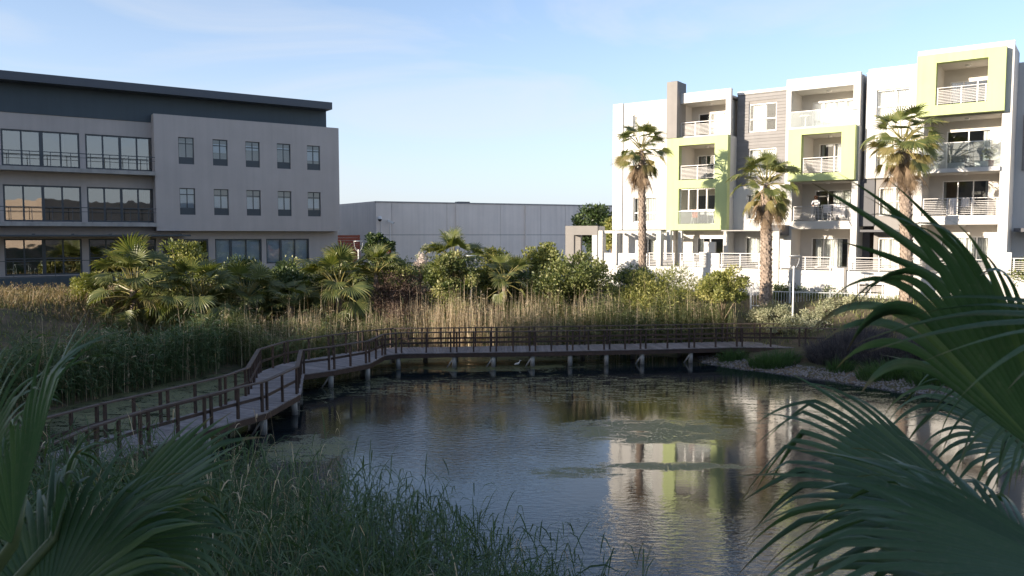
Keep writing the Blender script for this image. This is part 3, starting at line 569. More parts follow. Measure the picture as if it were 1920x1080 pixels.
# ------------------------------------------------------------------ warehouse, portal, red screen
A = at(705, 377, 75); B = at(1150, 384.6, 86)
d = (B - A); d.z = 0; L_ = d.length; ang = math.atan2(d.y, d.x)
wh = empty('warehouse', (A.x, A.y, 0), ang); tag(wh, 'long windowless grey concrete warehouse between the two larger buildings', 'building')
TOPW = 9.53
xs_ = [0, 1.5]; 
for u in (838, 855, 938, 985, 1014, 1060, 1110):
    r = ray(u, 400); t = np.linalg.solve(np.array([[r.x, -math.cos(ang)], [1, -math.sin(ang)]]), np.array([A.x, A.y])); xs_.append(float(t[1]))
xs_ += [L_, L_ + 8, L_ + 16]
for a, c in zip(xs_, xs_[1:]):
    for z0, z1 in ((2.4, 6.36), (6.40, TOPW - .12)): box('wall_panel', M['ware'], wh, a + .015, c - .015, 0, .2, z0, z1)
box('wall_core', M['dark'], wh, 0, L_ + 16, .1, .19 + .4, 2.4, TOPW - .14); box('coping', M['concrete'], wh, -.05, L_ + 16, -.05, .6, TOPW - .118, TOPW); box('roof', M['concrete'], wh, 0, L_ + 16, .62, 30, TOPW - .6, TOPW - .4)
for i in (3, 5): MB().tube([(xs_[i], -.1, 2.5), (xs_[i], -.1, TOPW - .15)], [.07, .07], 8).build('downpipe', M['ware'], wh)
# the return wall on the left runs back from the corner
C_ = at(600, 384.5, 88); b = MB(); dd = (C_ - A); dd.z = 0; e = Matrix.Rotation(-ang, 3, 'Z') @ dd
bq = MB(); pn = Vector((e.y, -e.x, 0)).normalized() * .2
bq.v = [tuple(q) for q in (Vector((0, 0, 2.4)), Vector((e.x, e.y, 2.4)), Vector((e.x, e.y, 2.4)) + pn, pn + Vector((0, 0, 2.4)), Vector((0, 0, TOPW)), Vector((e.x, e.y, TOPW)), Vector((e.x, e.y, TOPW)) + pn, pn + Vector((0, 0, TOPW)))]
bq.f = [(0, 3, 2, 1), (4, 5, 6, 7), (0, 1, 5, 4), (1, 2, 6, 5), (2, 3, 7, 6), (3, 0, 4, 7)]; bq.build('return_wall', M['ware'], wh)
def cctv(u, v, label, dome):
    r = ray(u, v); t = np.linalg.solve(np.array([[r.x, -math.cos(ang)], [1, -math.sin(ang)]]), np.array([A.x, A.y])); pnt = Vector((A.x, A.y, 0)) + Vector((math.cos(ang), math.sin(ang), 0)) * t[1]; pnt.z = EYE + r.z * t[0]
    o = empty('security_camera', pnt, ang); tag(o, label, 'camera', 'security cameras on the warehouse wall')
    MB().bar((0, 0, .1), (0, -.6, .15), .08, .08).build('bracket', M['whitemetal'], o)
    if dome: MB().lathe([(.10, .25), (.2, .15), (.22, 0)], (0, -.6, -.05), 12).build('housing', M['whitemetal'], o); MB().lathe([(.03, -.28), (.15, -.2), (.19, -.06)], (0, -.6, 0), 12).build('lens', M['blackp'], o)
    else: MB().bar((-.1, -.6, .1), (.4, -.75, -.1), .18, .18).build('housing', M['whitemetal'], o); MB().bar((.4, -.75, -.1), (.44, -.765, -.12), .13, .13).build('lens', M['blackp'], o)
    MB().tube([(.25, -.05, -.3), (.25, -.05, -3.2)], [.03, .03], 6).build('conduit', M['whitemetal'], o)
cctv(709, 410, 'white dome camera near the corner of the warehouse wall', True); cctv(726, 416, 'white bullet camera right of the dome camera on the warehouse wall', False)
# red screen wall beside the office
q = at(632, 470, 64.5); rs = empty('red_screen_wall', (q.x, q.y, 0), R(34.4)); tag(rs, 'dull red slatted screen wall at the right end of the office block', 'wall')
for k in range(14): box('slat', M['brickred'], rs, 0, 2.0, 0, .12, 3.3 + k * .22, 3.3 + k * .22 + .2)
for x in (.02, 1.9): box('post', M['brickred'], rs, x, x + .1, .122, .24, 2.6, 6.38)
# portal frame; shade painted in as taupe, sunlit right side as white and cream
q = at(1060, 441, 57); po = empty('portal_frame', (q.x, q.y, 0), AR + R(16)); tag(po, 'beige concrete portal frame standing beside the white apartment block', 'gateway')
box('beam', M['taupe'], po, 0, 2.35, 0, .5, 6.38, 7.02); box('beam', M['taupe'], po, .0, .5, .51, 2.1, 6.38, 7.0); box('beam', M['cream'], po, 1.85, 2.35, .51, 2.1, 6.38, 7.0)
for x, y in ((.0, .0), (1.95, .0), (.05, 1.6), (1.9, 1.6)): box('pillar', M['white'] if x > 1 else M['taupe'], po, x, x + (.62 if x < .5 else .36), y + .02, y + .42, 2.4, 6.378)

# the block behind the photographer whose shade lies over the pond
nb = empty('neighbouring_block', (0, 0, 0)); tag(nb, kind='structure')
def roofz(x): return 0
for x0, x1, h in ((-150, -103, 21.0), (-103, -94.5, 19.2), (-94.5, -84, 21.9), (-84, -8, 21.4)): box('wall', M['tan'], nb, x0, x1, -20, -8, 2, h)
box('wall', M['tan'], nb, 22, 60, -26, -14, 2, 12)
b = MB()
for k in range(25):
    for z in (5.5, 9.0, 12.5): b.box(-145 + k * 5.3, -143 + k * 5.3, -8.02, -7.98, z, z + 1.8)
b.build('window', M['alu'], nb)

# ------------------------------------------------------------------ boardwalk
DZ = .75; RH = .97
# stations along the walk: camera-side edge and far edge
ST = [((-10.2, 14.6), (-12.2, 14.8)), ((-10.3, 17.2), (-12.25, 17.7)), ((-10.2, 19.2), (-12.05, 20.0)), ((-9.75, 21.0), (-11.45, 21.9)), ((-8.85, 23.1), (-10.55, 23.9)), ((-7.85, 25.3), (-9.6, 26.2)),
      ((-7.58, 28.2), (-9.36, 27.9)), ((-8.5, 32.2), (-10.4, 32.4)), ((-7.5, 33.2), (-10.0, 34.9)), ((-6.3, 35.0), (-8.5, 37.1)), ((-6.02, 37.3), (-7.4, 38.6)), ((-5.4, 37.9), (-6.0, 39.85)),
      ((-2.8, 38.2), (-2.8, 40.1)), ((1, 38.55), (1, 40.5)), ((6.5, 39.3), (6.2, 41.2)), ((11.5, 40.1), (11.2, 42.0)), ((14.6, 39.9), (14.6, 41.9)), ((17.6, 39.3), (17.8, 41.3)), ((20.5, 38.6), (21, 40.6))]
ST = [(Vector((*a, 0)), Vector((*c, 0))) for a, c in ST]
bw = empty('boardwalk', (ST[0][0].x, ST[0][0].y, 0)); tag(bw, 'brown timber boardwalk on piles curving across the pond with railings', 'boardwalk')
off = -bw.location
def bwp(name, mb, m):
    mb.v = [(x + off.x, y + off.y, z) for x, y, z in mb.v]; return mb.build(name, m, bw)
rest = MB(); cnt = 0
for (r0, l0), (r1, l1) in zip(ST, ST[1:]):
    n = max(2, round(((r1 - r0).length + (l1 - l0).length) / 2 / .15))
    for k in range(n):
        q = [r0.lerp(r1, (k + .02) / n), r0.lerp(r1, (k + .96) / n), l0.lerp(l1, (k + .96) / n), l0.lerp(l1, (k + .02) / n)]; w = (q[0] - q[3]).normalized() * (.05 + .02 * random.random())
        q[0] = q[0] + w; q[1] = q[1] + w; q[2] = q[2] - w; q[3] = q[3] - w; dz = .007 * random.random(); cnt += 1
        mb = MB() if cnt <= 300 else rest; n0 = len(mb.v)
        mb.v += [(p_.x, p_.y, z + dz) for z in (DZ - .04, DZ) for p_ in q]; mb.f += [tuple(n0 + j for j in f) for f in ((3, 2, 1, 0), (4, 5, 6, 7), (0, 1, 5, 4), (1, 2, 6, 5), (2, 3, 7, 6), (3, 0, 4, 7))]
        if cnt <= 300: bwp('plank', mb, M['deck'])
if rest.v: tag(bwp('planking', rest, M['deck']), kind='stuff')
for s in (0, 1):
    for i0 in range(len(ST) - 1):
        a, c = ST[i0][s], ST[i0 + 1][s]; L_ = (c - a).length; d = (c - a).normalized(); inw = (ST[i0][1 - s] - a).normalized()
        for nm, w, h, z, m, o, e in (('joist', .05, .20, DZ - .145, M['wood'], .0, 0), ('handrail', .15, .045, DZ + RH, M['rail'], .06, .02), ('mid_rail', .04, .09, DZ + .46, M['wood'], .11, -.01)):
            p0, p1 = a + inw * o - d * e, c + inw * o + d * e; p0.z = p1.z = z; bwp(nm, MB().bar(p0, p1, w, h), m)
        npan = max(1, round(L_ / 2.1)); pl = L_ / npan
        for k in range(npan):
            fr = (.14, pl / 2, pl - .14) if pl > 1.5 else (.12, pl - .12)
            for t in fr:
                q = a + d * (k * pl + t) + inw * .06; g_ = random.uniform(-.008, .008); bwp('post', MB().bar((q.x, q.y, DZ - .22), (q.x + g_, q.y + g_, DZ + RH - .023), .075, .075, Vector((d.x, d.y, 0)).cross(Vector((0, 0, 1)))), M['wood'])
            q = a + d * (k * pl) + inw * .16
            if -16 < q.x < 14.8 and pl > 1.0:
                bwp('pile', MB().tube([(q.x, q.y, -.9), (q.x + random.uniform(-.03, .03), q.y, DZ - .24)], [.13, .115], 10), M['pile'])
                if s == 0 and random.random() < .45: bwp('brace', MB().bar((q.x - .42, q.y - .05, -.12), (q.x - .07, q.y - .04, .40), .09, .06), M['pile'])
                if s == 0: p1 = ST[i0][1].lerp(ST[i0 + 1][1], k / npan) + inw * -.1; bwp('crossbeam', MB().bar((q.x, q.y, DZ - .15), (p1.x, p1.y, DZ - .15), .1, .17), M['wood'])

# ------------------------------------------------------------------ lamp posts, fence, person, balcony things
def lamp_post(x, y, h, label):
    z = float(ground_z(x, y)) - .1; o = empty('lamp_post', (x, y, z)); tag(o, label, 'lamp post', 'disc topped lamp posts around the pond')
    MB().tube([(0, 0, 0), (0, 0, .75), (0, 0, .8), (0, 0, h - .75)], [.085, .085, .055, .045], 10).build('pole', M['galv'], o)
    for s in (-1, 1): MB().tube([(0, 0, h - .78), (s * .16, 0, h - .6), (s * .26, 0, h - .35), (s * .28, 0, h - .06)], [.016] * 4, 6).build('arm', M['galv'], o)
    MB().lathe([(.02, -.08), (.055, -.05), (.06, .05), (.04, .08)], (0, 0, h - .66), 10).build('lamp_head', M['whitemetal'], o)
    MB().lathe([(.26, 0), (.34, .012), (.34, .03), (.05, .05)], (0, 0, h - .06), 20).build('disc', M['galv'], o)
for u, vb, vt, Y, lab in ((882, 600, 478, 44.5, 'disc topped lamp post rising from the tan reeds left of centre'), (1489, 620, 478, 42, 'disc topped lamp post in the sage shrubs below the apartment block'), (672, 500, 451, 52, 'disc topped lamp post beside the red screen wall')):
    t = at(u, vt, Y); lamp_post(t.x, Y, t.z - float(ground_z(t.x, Y)) + .1, lab)

fa, fb = at(1408, 560, 46.5), at(1600, 560, 44.5)
fe = empty('garden_fence', (fa.x, fa.y, 2.0)); tag(fe, 'pale steel picket fence between hedge and sage shrubs', 'fence')
dv = Vector((fb.x - fa.x, fb.y - fa.y, 0)); nn = int(dv.length / .15); zt = at(1440, 545, 46).z - 2.0
for z in (zt - .05, zt - .9): MB().bar((0, 0, z), (dv.x, dv.y, z), .05, .05).build('rail', M['galv'], fe)
for k in range(nn + 1):
    q = dv * k / nn
    if k % 14 == 0: MB().bar((q.x, q.y, 0), (q.x, q.y, zt + (.45 if k == 14 else .12)), .09, .09, Vector((0, 1, 0))).build('post', M['galv'], fe)
    else: MB().bar((q.x, q.y, .25), (q.x, q.y, zt - .02), .022, .022, Vector((0, 1, 0))).build('picket', M['galv'], fe)

def aloc(x, y, z): return FR + Matrix.Rotation(AR, 3, 'Z') @ Vector((x, y, z))
# a person leaning on the first floor balcony rail of the second lime bay
pe = empty('person', aloc(9.45, .98, 7.24), AR); pe.scale = (.9, .9, .9); tag(pe, 'person with reddish brown hair and white top leaning on a balcony railing', 'person')
sk = [(0, .05, .95), (0, .03, 1.1), (0, -.05, 1.3), (0, -.1, 1.38), (0, -.15, 1.45), (0, -.19, 1.53), (0, -.2, 1.61),
      (.1, .05, .9), (.12, .08, .5), (.12, .12, .08), (.12, .02, .03), (-.1, .05, .9), (-.12, 0, .5), (-.12, .06, .08), (-.12, -.04, .03),
      (.18, -.08, 1.33), (.26, -.2, 1.1), (.12, -.36, 1.0), (.05, -.38, 1.0), (-.18, -.08, 1.33), (-.26, -.2, 1.1), (-.12, -.36, 1.0), (-.04, -.38, 1.01)]
ed = [(0, 1), (1, 2), (2, 3), (3, 4), (4, 5), (5, 6), (0, 7), (7, 8), (8, 9), (9, 10), (0, 11), (11, 12), (12, 13), (13, 14), (2, 15), (15, 16), (16, 17), (17, 18), (2, 19), (19, 20), (20, 21), (21, 22)]
rd = [.13, .12, .13, .06, .05, .095, .08, .09, .06, .04, .035, .09, .06, .04, .035, .06, .045, .03, .03, .06, .045, .03, .03]
me = bpy.data.meshes.new('body'); me.from_pydata(sk, ed, [])
bo = link('body', me, pe); mod = bo.modifiers.new('skin', 'SKIN'); mod.use_smooth_shade = True
for vtx, r_ in zip(me.skin_vertices[0].data, rd): vtx.radius = (r_, r_)
me.skin_vertices[0].data[0].use_root = True
bo.modifiers.new('sub', 'SUBSURF').levels = 1
dg = bpy.context.evaluated_depsgraph_get(); dg.update(); me2 = bpy.data.meshes.new_from_object(bo.evaluated_get(dg)); bo.modifiers.clear(); bo.data = me2
skin = plain('skin', (.50, .30, .21), .6, .05); shirt = M['clothp']; trou = plain('dark_trousers', (.30, .29, .30), .9)
hair = plain('reddish_hair', (.22, .085, .035), .6, .2, 30)
me2.materials.clear()
for q in (skin, shirt, trou): me2.materials.append(q)
for pf in me2.polygons: pf.material_index = 2 if pf.center.z < .96 and abs(pf.center.y + .38) > .12 else (1 if pf.center.z < 1.40 and pf.center.y > -.3 else 0)
MB().lathe([(.02, -.18), (.09, -.12), (.115, 0), (.10, .08), (.03, .115)], (0, -.155, 1.575), 12).build('hair', hair, pe, True)

cl_labels = ['rust coloured cloth hanging behind the glass of the lowest lime balcony', 'small pale cloth in the middle of the lowest lime balcony rack', 'white shirt at the right end of the lowest lime balcony rack',
             'grey white towel hanging beside the leaning person', 'pale lilac sheet over the rack right of the leaning person', 'white garment on the rack behind the far right railed balcony', 'short white cloth low on the far right balcony rack']
def rack(x, y, z, w, label, cloths, rz=0):
    o = empty('drying_rack', aloc(x, y, z), AR + rz); tag(o, label, 'drying rack', 'laundry racks on the balconies')
    for s in (-1, 1): MB().bar((s * w / 2, -.25, 0), (s * w / 2, .25, .95), .02, .02).bar((s * w / 2, .25, 0), (s * w / 2, -.25, .95), .02, .02).build('leg', M['whitemetal'], o)
    for k in range(5): MB().bar((-w / 2, -.25 + k * .125, .95), (w / 2, -.25 + k * .125, .95), .012, .012).build('bar', M['whitemetal'], o)
    for cx, cw, ch, m, cy in cloths:
        t = curtain(None, cx - cw / 2, cx + cw / 2, .96 - ch, .965, cy, m, 'hung_cloth', 3)
        t.location = o.location; t.rotation_euler = o.rotation_euler; tag(t, None, 'laundry')
        t['label'] = cl_labels.pop(0)
rack(2.2, .95, 7.11, 1.5, 'white laundry rack behind the glass of the lowest lime balcony', [(-.45, .4, .55, M['clothr'], -.25), (.0, .3, .35, M['clothp'], -.12), (.5, .5, .4, M['clothp'], 0)])
rack(10.5, 1.2, 7.24, 1.5, 'white laundry rack with a sheet beside the leaning person', [(-.4, .45, .5, M['clothp'], -.25), (.25, .7, .75, M['clothp'], -.12)])
rack(17.1, 1.5, 7.46, 1.2, 'white laundry rack on the far right railed balcony', [(-.35, .35, .9, M['clothp'], -.25), (.2, .4, .5, M['clothp'], 0)])

# ------------------------------------------------------------------ foliage tools
def quads_idx(n, k): return np.arange(n * k).reshape(n, k)
def leaf_cloud(name, pts, nrmv, size, m, parent=None, aspect=.5, jitter=.9, tint=None, r=rng, droop=0.):
    """one pointed leaf per point: a four cornered blade folded on its midrib"""
    n = len(pts); d = nrmv + r.normal(0, jitter, (n, 3)); d[:, 2] -= droop; d /= np.linalg.norm(d, axis=1, keepdims=True) + 1e-9
    a = r.normal(0, 1, (n, 3)); s = np.cross(d, a); s /= np.linalg.norm(s, axis=1, keepdims=True) + 1e-9
    L = size * r.uniform(.6, 1.35, (n, 1)); W = L * aspect
    V = np.stack([pts, pts + d * L * .5 + s * W * .5, pts + d * L, pts + d * L * .5 - s * W * .5], 1)
    t = r.random(n) if tint is None else np.clip(tint + r.normal(0, .16, n), 0, 1)
    return np_mesh(name, V, quads_idx(n, 4), m, np.repeat(t, 4), parent)
def crown_points(c, rad, nclump, nper, clump=.34, r=rng, flat=0., low=-1.):
    """leaf positions on many clumps spread through an ellipsoid; returns points, outward direction, clump tint"""
    c = np.asarray(c, float); rad = np.asarray(rad, float); P_, N_, T_, C_ = [], [], [], []
    k = 0
    while k < nclump:
        q = r.normal(0, 1, 3); q /= np.linalg.norm(q); q *= r.random() ** .40
        if q[2] < low: continue
        cc = c + q * rad * (1 - clump * .7); cr = clump * rad.mean() * r.uniform(.55, 1.3)
        w = r.normal(0, 1, (nper, 3)); w /= np.linalg.norm(w, axis=1, keepdims=True); ww = w * (r.random((nper, 1)) ** .45)
        ww[:, 2] *= .75; P_.append(cc + ww * cr); N_.append(w * .7 + q * .5 + np.array([0, 0, .25])); T_.append(np.full(nper, np.clip(r.normal(.5, .22), 0, 1))); C_.append(cc); k += 1
    return np.concatenate(P_), np.concatenate(N_), np.concatenate(T_), C_
def limbs(base, centers, m, parent, r0, name='trunk', fork=.4, top=None, nmax=9):
    base = Vector(base); cs = random.sample(list(centers), min(nmax, len(centers))); mean = Vector(np.mean(np.array(centers), 0)); f = base.lerp(mean, fork); mb = MB()
    mb.tube([base, base.lerp(f, .5) + Vector((random.uniform(-.08, .08), 0, 0)), f], [r0 * 1.25, r0, r0 * .85], 8)
    for c in cs:
        c = Vector(c); mid = f.lerp(c, .5) + Vector((random.uniform(-.1, .1), random.uniform(-.1, .1), .1)); mb.tube([f, mid, c], [r0 * .6, r0 * .38, r0 * .12], 6)
    return mb.build(name, m, parent, True)
def bush(name, label, cat, u0, u1, vt, vb, Y, mat, size=.13, n=4200, ncl=34, depth=None, clump=.34, group=None, trunk=None, zb=None, aspect=.5, jitter=.9, low=-1., droop=0., bark='bark', fill=None):
    a, c = at(u0, vt, Y), at(u1, vt, Y); rx = (c.x - a.x) / 2; zt = a.z; zb_ = at((u0 + u1) / 2, vb, Y).z if zb is None else zb
    x = (a.x + c.x) / 2; g_ = float(ground_z(x, Y)); o = empty(name, (x, Y, g_)); tag(o, label, cat, group)
    ry = depth or max(.7, rx * .8); rz = (zt - zb_) / 2; C0 = (0, 0, (zt + zb_) / 2 - g_)
    Pp, Nn, Tt, Cs = crown_points(C0, (rx, ry, rz), ncl, n // ncl, clump, low=low)
    leaf_cloud('crown' if trunk else 'foliage', Pp, Nn, size, M[mat], o, aspect, jitter, Tt, droop=droop)
    limbs((random.uniform(-.05, .05), 0, -.15), Cs, M[bark], o, trunk or .05, 'trunk' if trunk else 'stem')
    return o

def blades(base, h, lean, w, k=3, curve=.35, r=rng, up=None):
    """upright tapering blades: base (n,3), height (n), lean (n,2) horizontal offset of the tip per metre"""
    n = len(base); t = np.linspace(0, 1, k + 1)[None, :, None]; hh = np.asarray(h)[:, None, None]
    off = np.concatenate([lean, np.zeros((n, 1))], 1)[:, None, :] * hh
    zz = np.zeros((n, k + 1, 3)); tt = t[..., 0]; sag = np.hypot(lean[:, 0], lean[:, 1])[:, None] * curve
    zz[:, :, 2] = np.asarray(h)[:, None] * (tt - sag * tt ** 3)
    pts = base[:, None, :] + off * t ** 1.7 + zz
    a = r.uniform(0, 2 * np.pi, n); side = np.stack([np.cos(a), np.sin(a), np.zeros(n)], 1)[:, None, :]
    ww = np.asarray(w).reshape(-1, 1, 1) * (1 - .92 * t ** 1.6)
    A_, B_ = pts - side * ww * .5, pts + side * ww * .5
    V = np.stack([A_, B_], 2).reshape(n, -1, 3)
    q = np.array([[2 * i, 2 * i + 1, 2 * i + 3, 2 * i + 2] for i in range(k)]); Q = (np.arange(n)[:, None, None] * (2 * (k + 1)) + q[None]).reshape(-1, 4)
    return V.reshape(-1, 3), Q, 2 * (k + 1)
def reed_parts(base, h, r, nl=6, lw=.022, ll=.5, leanamp=.10, sw=.012, elr=(.4, 1.1)):
    """a reed: an upright cane with alternate arching leaves"""
    n = len(base); lean = r.normal(0, leanamp, (n, 2)); V1, Q1, k1 = blades(base, h, lean, np.full(n, sw), 4, .2, r)
    f = r.uniform(.22, .98, (n, nl)); bb = base[:, None, :] + np.concatenate([lean[:, None, :] * (h[:, None, None] * f[..., None] ** 1.7), (h[:, None] * f * .97)[..., None]], 2)
    m_ = n * nl; bb = bb.reshape(-1, 3); L = ll * r.uniform(.55, 1.3, m_); az = r.uniform(0, 2 * np.pi, m_); el = r.uniform(*elr, m_)
    t = np.linspace(0, 1, 4)[None, :, None]; d = np.stack([np.cos(az) * np.cos(el), np.sin(az) * np.cos(el), np.sin(el)], 1)[:, None, :]
    pts = bb[:, None, :] + d * (t * L[:, None, None]); pts[:, :, 2] -= (L[:, None] * .75 * t[..., 0] ** 2.2) * r.uniform(.4, 1.3, (m_, 1))
    side = np.stack([-np.sin(az), np.cos(az), r.normal(0, .5, m_)], 1)[:, None, :]; wv = np.array([.5, 1., .7, .05])[None, :, None] * lw * r.uniform(.7, 1.3, m_)[:, None, None]
    V2 = np.stack([pts - side * wv * .5, pts + side * wv * .5], 2).reshape(-1, 3); q = np.array([[0, 1, 3, 2], [2, 3, 5, 4], [4, 5, 7, 6]]); Q2 = (np.arange(m_)[:, None, None] * 8 + q[None]).reshape(-1, 4)
    return V1, Q1, V2, Q2
def reed_bed(name, pts, hfun, gm, tm, frac_tan, nl=6, lw=.022, ll=.5, leanamp=.1, sw=.012, seed=1, elr=(.4, 1.1)):
    r = np.random.default_rng(seed); x, y = pts[:, 0], pts[:, 1]; z = np.maximum(ground_z(x, y), -.1) - .03; base = np.stack([x, y, z], 1); h = hfun(x, y, r)
    tan = r.random(len(x)) < (frac_tan(x, y) if callable(frac_tan) else frac_tan)
    Vs, Qs, Ts, Ms = [], [], [], []; o = 0
    for sel, mi, nleaf in ((~tan, 0, nl), (tan, 1, max(1, nl // 2))):
        if sel.sum() == 0: continue
        V1, Q1, V2, Q2 = reed_parts(base[sel], h[sel] * (r.uniform(.85, 1.32, sel.sum()) if mi else 1), r, nleaf, lw * (.7 if mi else 1), ll * (.6 if mi else 1), leanamp * (.7 if mi else 1), sw * (1.5 if mi else 1), elr)
        pt = np.clip(r.normal(.42, .22, sel.sum()), 0, 1)
        for V, Q, k in ((V1, Q1, 10), (V2, Q2, 8)):
            Vs.append(V); Qs.append(Q + o); o += len(V); Ms.append(np.full(len(Q), mi)); Ts.append(np.repeat(pt, k) if k == 10 else np.clip(np.repeat(np.repeat(pt, nleaf), 8) + np.repeat(r.normal(0, .15, sel.sum() * nleaf), 8), 0, 1))
    ob = np_mesh(name, np.concatenate(Vs), np.concatenate(Qs), None, np.concatenate(Ts), None, False, [M[gm], M[tm]], np.concatenate(Ms)); tag(ob, kind='stuff'); return ob
def scatter(poly, n, r, dmin=-.6, dmax=99):
    poly = np.array(poly, float); lo, hi = poly.min(0), poly.max(0); out = []
    while sum(map(len, out)) < n:
        q = r.uniform(lo, hi, (n * 3, 2)); ins = np.zeros(len(q), bool)
        for i in range(len(poly)):
            a, c = poly[i], poly[(i + 1) % len(poly)]; cr = (a[1] > q[:, 1]) != (c[1] > q[:, 1]); ins ^= cr & (q[:, 0] < (c[0] - a[0]) * (q[:, 1] - a[1]) / (c[1] - a[1] + 1e-12) + a[0])
        q = q[ins]; dd = pond_dist(q[:, 0], q[:, 1]); out.append(q[(dd > dmin) & (dd < dmax)])
    return np.concatenate(out)[:n]

# ------------------------------------------------------------------ plants and tables on the balconies
def potted(x, y, z, h, r0, label, mt, pot):
    o = empty('potted_plant', aloc(x, y, z), AR); tag(o, label, 'plant', 'potted plants on the far right balcony')
    MB().lathe([(r0 * .7, 0), (r0, r0 * 1.5), (r0 * 1.08, r0 * 1.52), (r0 * 1.08, r0 * 1.75), (r0 * .9, r0 * 1.75)], n=14).build('pot', M[pot], o, True)
    Pp, Nn, Tt, Cs = crown_points((0, 0, r0 * 1.75 + h * .5), (h * .42, h * .42, h * .5), 12, 55, .4); leaf_cloud('foliage', Pp, Nn, .12, M[mt], o, .4, .9, Tt); limbs((0, 0, r0 * 1.5), Cs, M['bark'], o, .02, 'stem')
potted(18.45, .95, 10.03, .85, .20, 'bushy plant in a terracotta pot at the right end of the glass balcony', 'bushy', 'terra')
potted(17.3, .95, 10.03, .75, .17, 'reddish shrub in a pot behind the far right glass balustrade', 'scrub', 'dark')
potted(15.9, .95, 10.03, .6, .18, 'small green plant in a pot at the left end of the glass balcony', 'bushm', 'whitemetal')
for x, w, lab in ((16.9, .8, 'long white planter box on the edge of the far right glass balcony'), (18.1, .6, 'shorter white planter box beside the terracotta pot')):
    o = empty('planter_box', aloc(x, .62, 10.03), AR); tag(o, lab, 'planter', 'white planters on the glass balcony')
    MB().box(-w / 2, w / 2, -.12, -.09, 0, .28).box(-w / 2, w / 2, .09, .12, 0, .28).box(-w / 2, -w / 2 + .03, -.09, .09, 0, .28).box(w / 2 - .03, w / 2, -.09, .09, 0, .28).build('box', M['white'], o); box('soil', M['bark'], o, -w / 2 + .031, w / 2 - .031, -.089, .089, .02, .24)
def bistro(x, y, z, label):
    o = empty('balcony_table', aloc(x, y, z), AR); tag(o, label, 'table'); MB().lathe([(.34, 0), (.35, .02), (.34, .04)], (0, 0, .70), 18).build('table_top', M['whitemetal'], o)
    MB().tube([(0, 0, 0), (0, 0, .70)], [.03, .03], 8).build('stem', M['whitemetal'], o)
    for k in range(3): a = k * 2.1; MB().bar((0, 0, .08), (.3 * math.cos(a), .3 * math.sin(a), .01), .03, .03).build('foot', M['whitemetal'], o)
bistro(8.6, 1.25, 12.89, 'white round table behind the glass of the upper middle balcony'); bistro(2.3, .55, 4.36, 'white round table on the terrace under the lime balcony')
box('wall_lamp', M['whitemetal'], ap, 18.5, 18.75, 2.36, 2.49, 9.0, 9.22)
box('roof_vent', M['dark'], wh, 8.6, 9.8, .9, 1.9, TOPW - .39, TOPW + .14)

# ------------------------------------------------------------------ fan palms
def fan_geom(hub, A, Nn, Rr, nseg, spread, split, g0, g1, fold, pleat, r, kf=4, kr=7, wscale=1., kink=0.):
    """a pleated fan leaf: segments joined to `split` of their length, free and drooping beyond"""
    hub = Vector(hub); A = Vector(A).normalized(); Nn = Vector(Nn); Nn = (Nn - A * Nn.dot(A)).normalized(); B = Nn.cross(A)
    def d0(a): return (A * math.cos(a) + B * math.sin(a) + Nn * (fold * (abs(math.sin(a)) ** 1.3))).normalized()
    def trace(a, L, gg, kk, ns):
        d = d0(a); p_ = hub.copy(); out = [p_.copy()]; ds1 = L * split / kf; ds2 = L * (1 - split) / kr
        for k in range(kf): d = (d + Vector((0, 0, -g0 * ds1 / Rr))).normalized(); p_ = p_ + d * ds1; out.append(p_.copy())
        if ns:
            for k in range(kr):
                t = (k + 1) / kr; d = (d + Vector((0, 0, -gg * (.35 + t) * ds2 / Rr - (kk if k == int(kr * .4) else 0)))).normalized(); p_ = p_ + d * ds2; out.append(p_.copy())
        return out
    step = 2 * spread / nseg; Lf = lambda a: Rr * (1 - .30 * (abs(a) / spread) ** 2)
    bounds = [trace(-spread + i * step, Lf(-spread + i * step), 0, 0, False) for i in range(nseg + 1)]
    V, Q, T = [], [], []
    for i in range(nseg):
        a = -spread + (i + .5) * step; L = Lf(a) * r.uniform(.9, 1.06); gg = g1 * r.uniform(.4, 1.7); kk = kink * (r.random() ** 2) * 1.6
        mid = trace(a, L, gg, kk, True); lb, rb = bounds[i], bounds[i + 1]; n0 = len(V); tn = float(np.clip(r.normal(.4, .2), 0, 1)); row = []
        tw = r.normal(0, .25)
        for k, pm in enumerate(mid):
            if k <= kf:
                up_ = Nn * (pleat * (lb[k] - rb[k]).length); row.append((lb[k] - up_ * .5, pm + up_ * .5, rb[k] - up_ * .5))
            else:
                t = (k - kf) / kr; tp = max(.03, (1 - t ** 1.5)) * wscale; hl = (lb[kf] - mid[kf]) * tp; hr = (rb[kf] - mid[kf]) * tp; up_ = Nn * (pleat * (hl - hr).length)
                dv_ = (mid[k] - mid[k - 1]).normalized(); q = Matrix.Rotation(tw * t * 3, 3, dv_); hl = q @ hl; hr = q @ hr; up_ = q @ up_
                row.append((pm + hl - up_ * .5, pm + up_ * .5, pm + hr - up_ * .5))
        for k, tri in enumerate(row):
            V += [tuple(x) for x in tri]; T += [min(1, tn + (.25 if k > kf + kr * .6 else 0))] * 3
        for k in range(len(row) - 1):
            b0 = n0 + k * 3; Q += [(b0, b0 + 1, b0 + 4, b0 + 3), (b0 + 1, b0 + 2, b0 + 5, b0 + 4)]
    fan_geom.along = [k / (kf + kr) for _ in range(nseg) for k in range(kf + kr + 1) for _c in range(3)]; fan_geom.across = [c for _ in range(nseg) for k in range(kf + kr + 1) for c in (0., .5, 1.)]
    return V, Q, T
def petiole_geom(pts, r0, r1, n=5):
    mb = MB(); k = len(pts); mb.tube(pts, [r0 + (r1 - r0) * i / (k - 1) for i in range(k)], n, False); return mb.v, mb.f
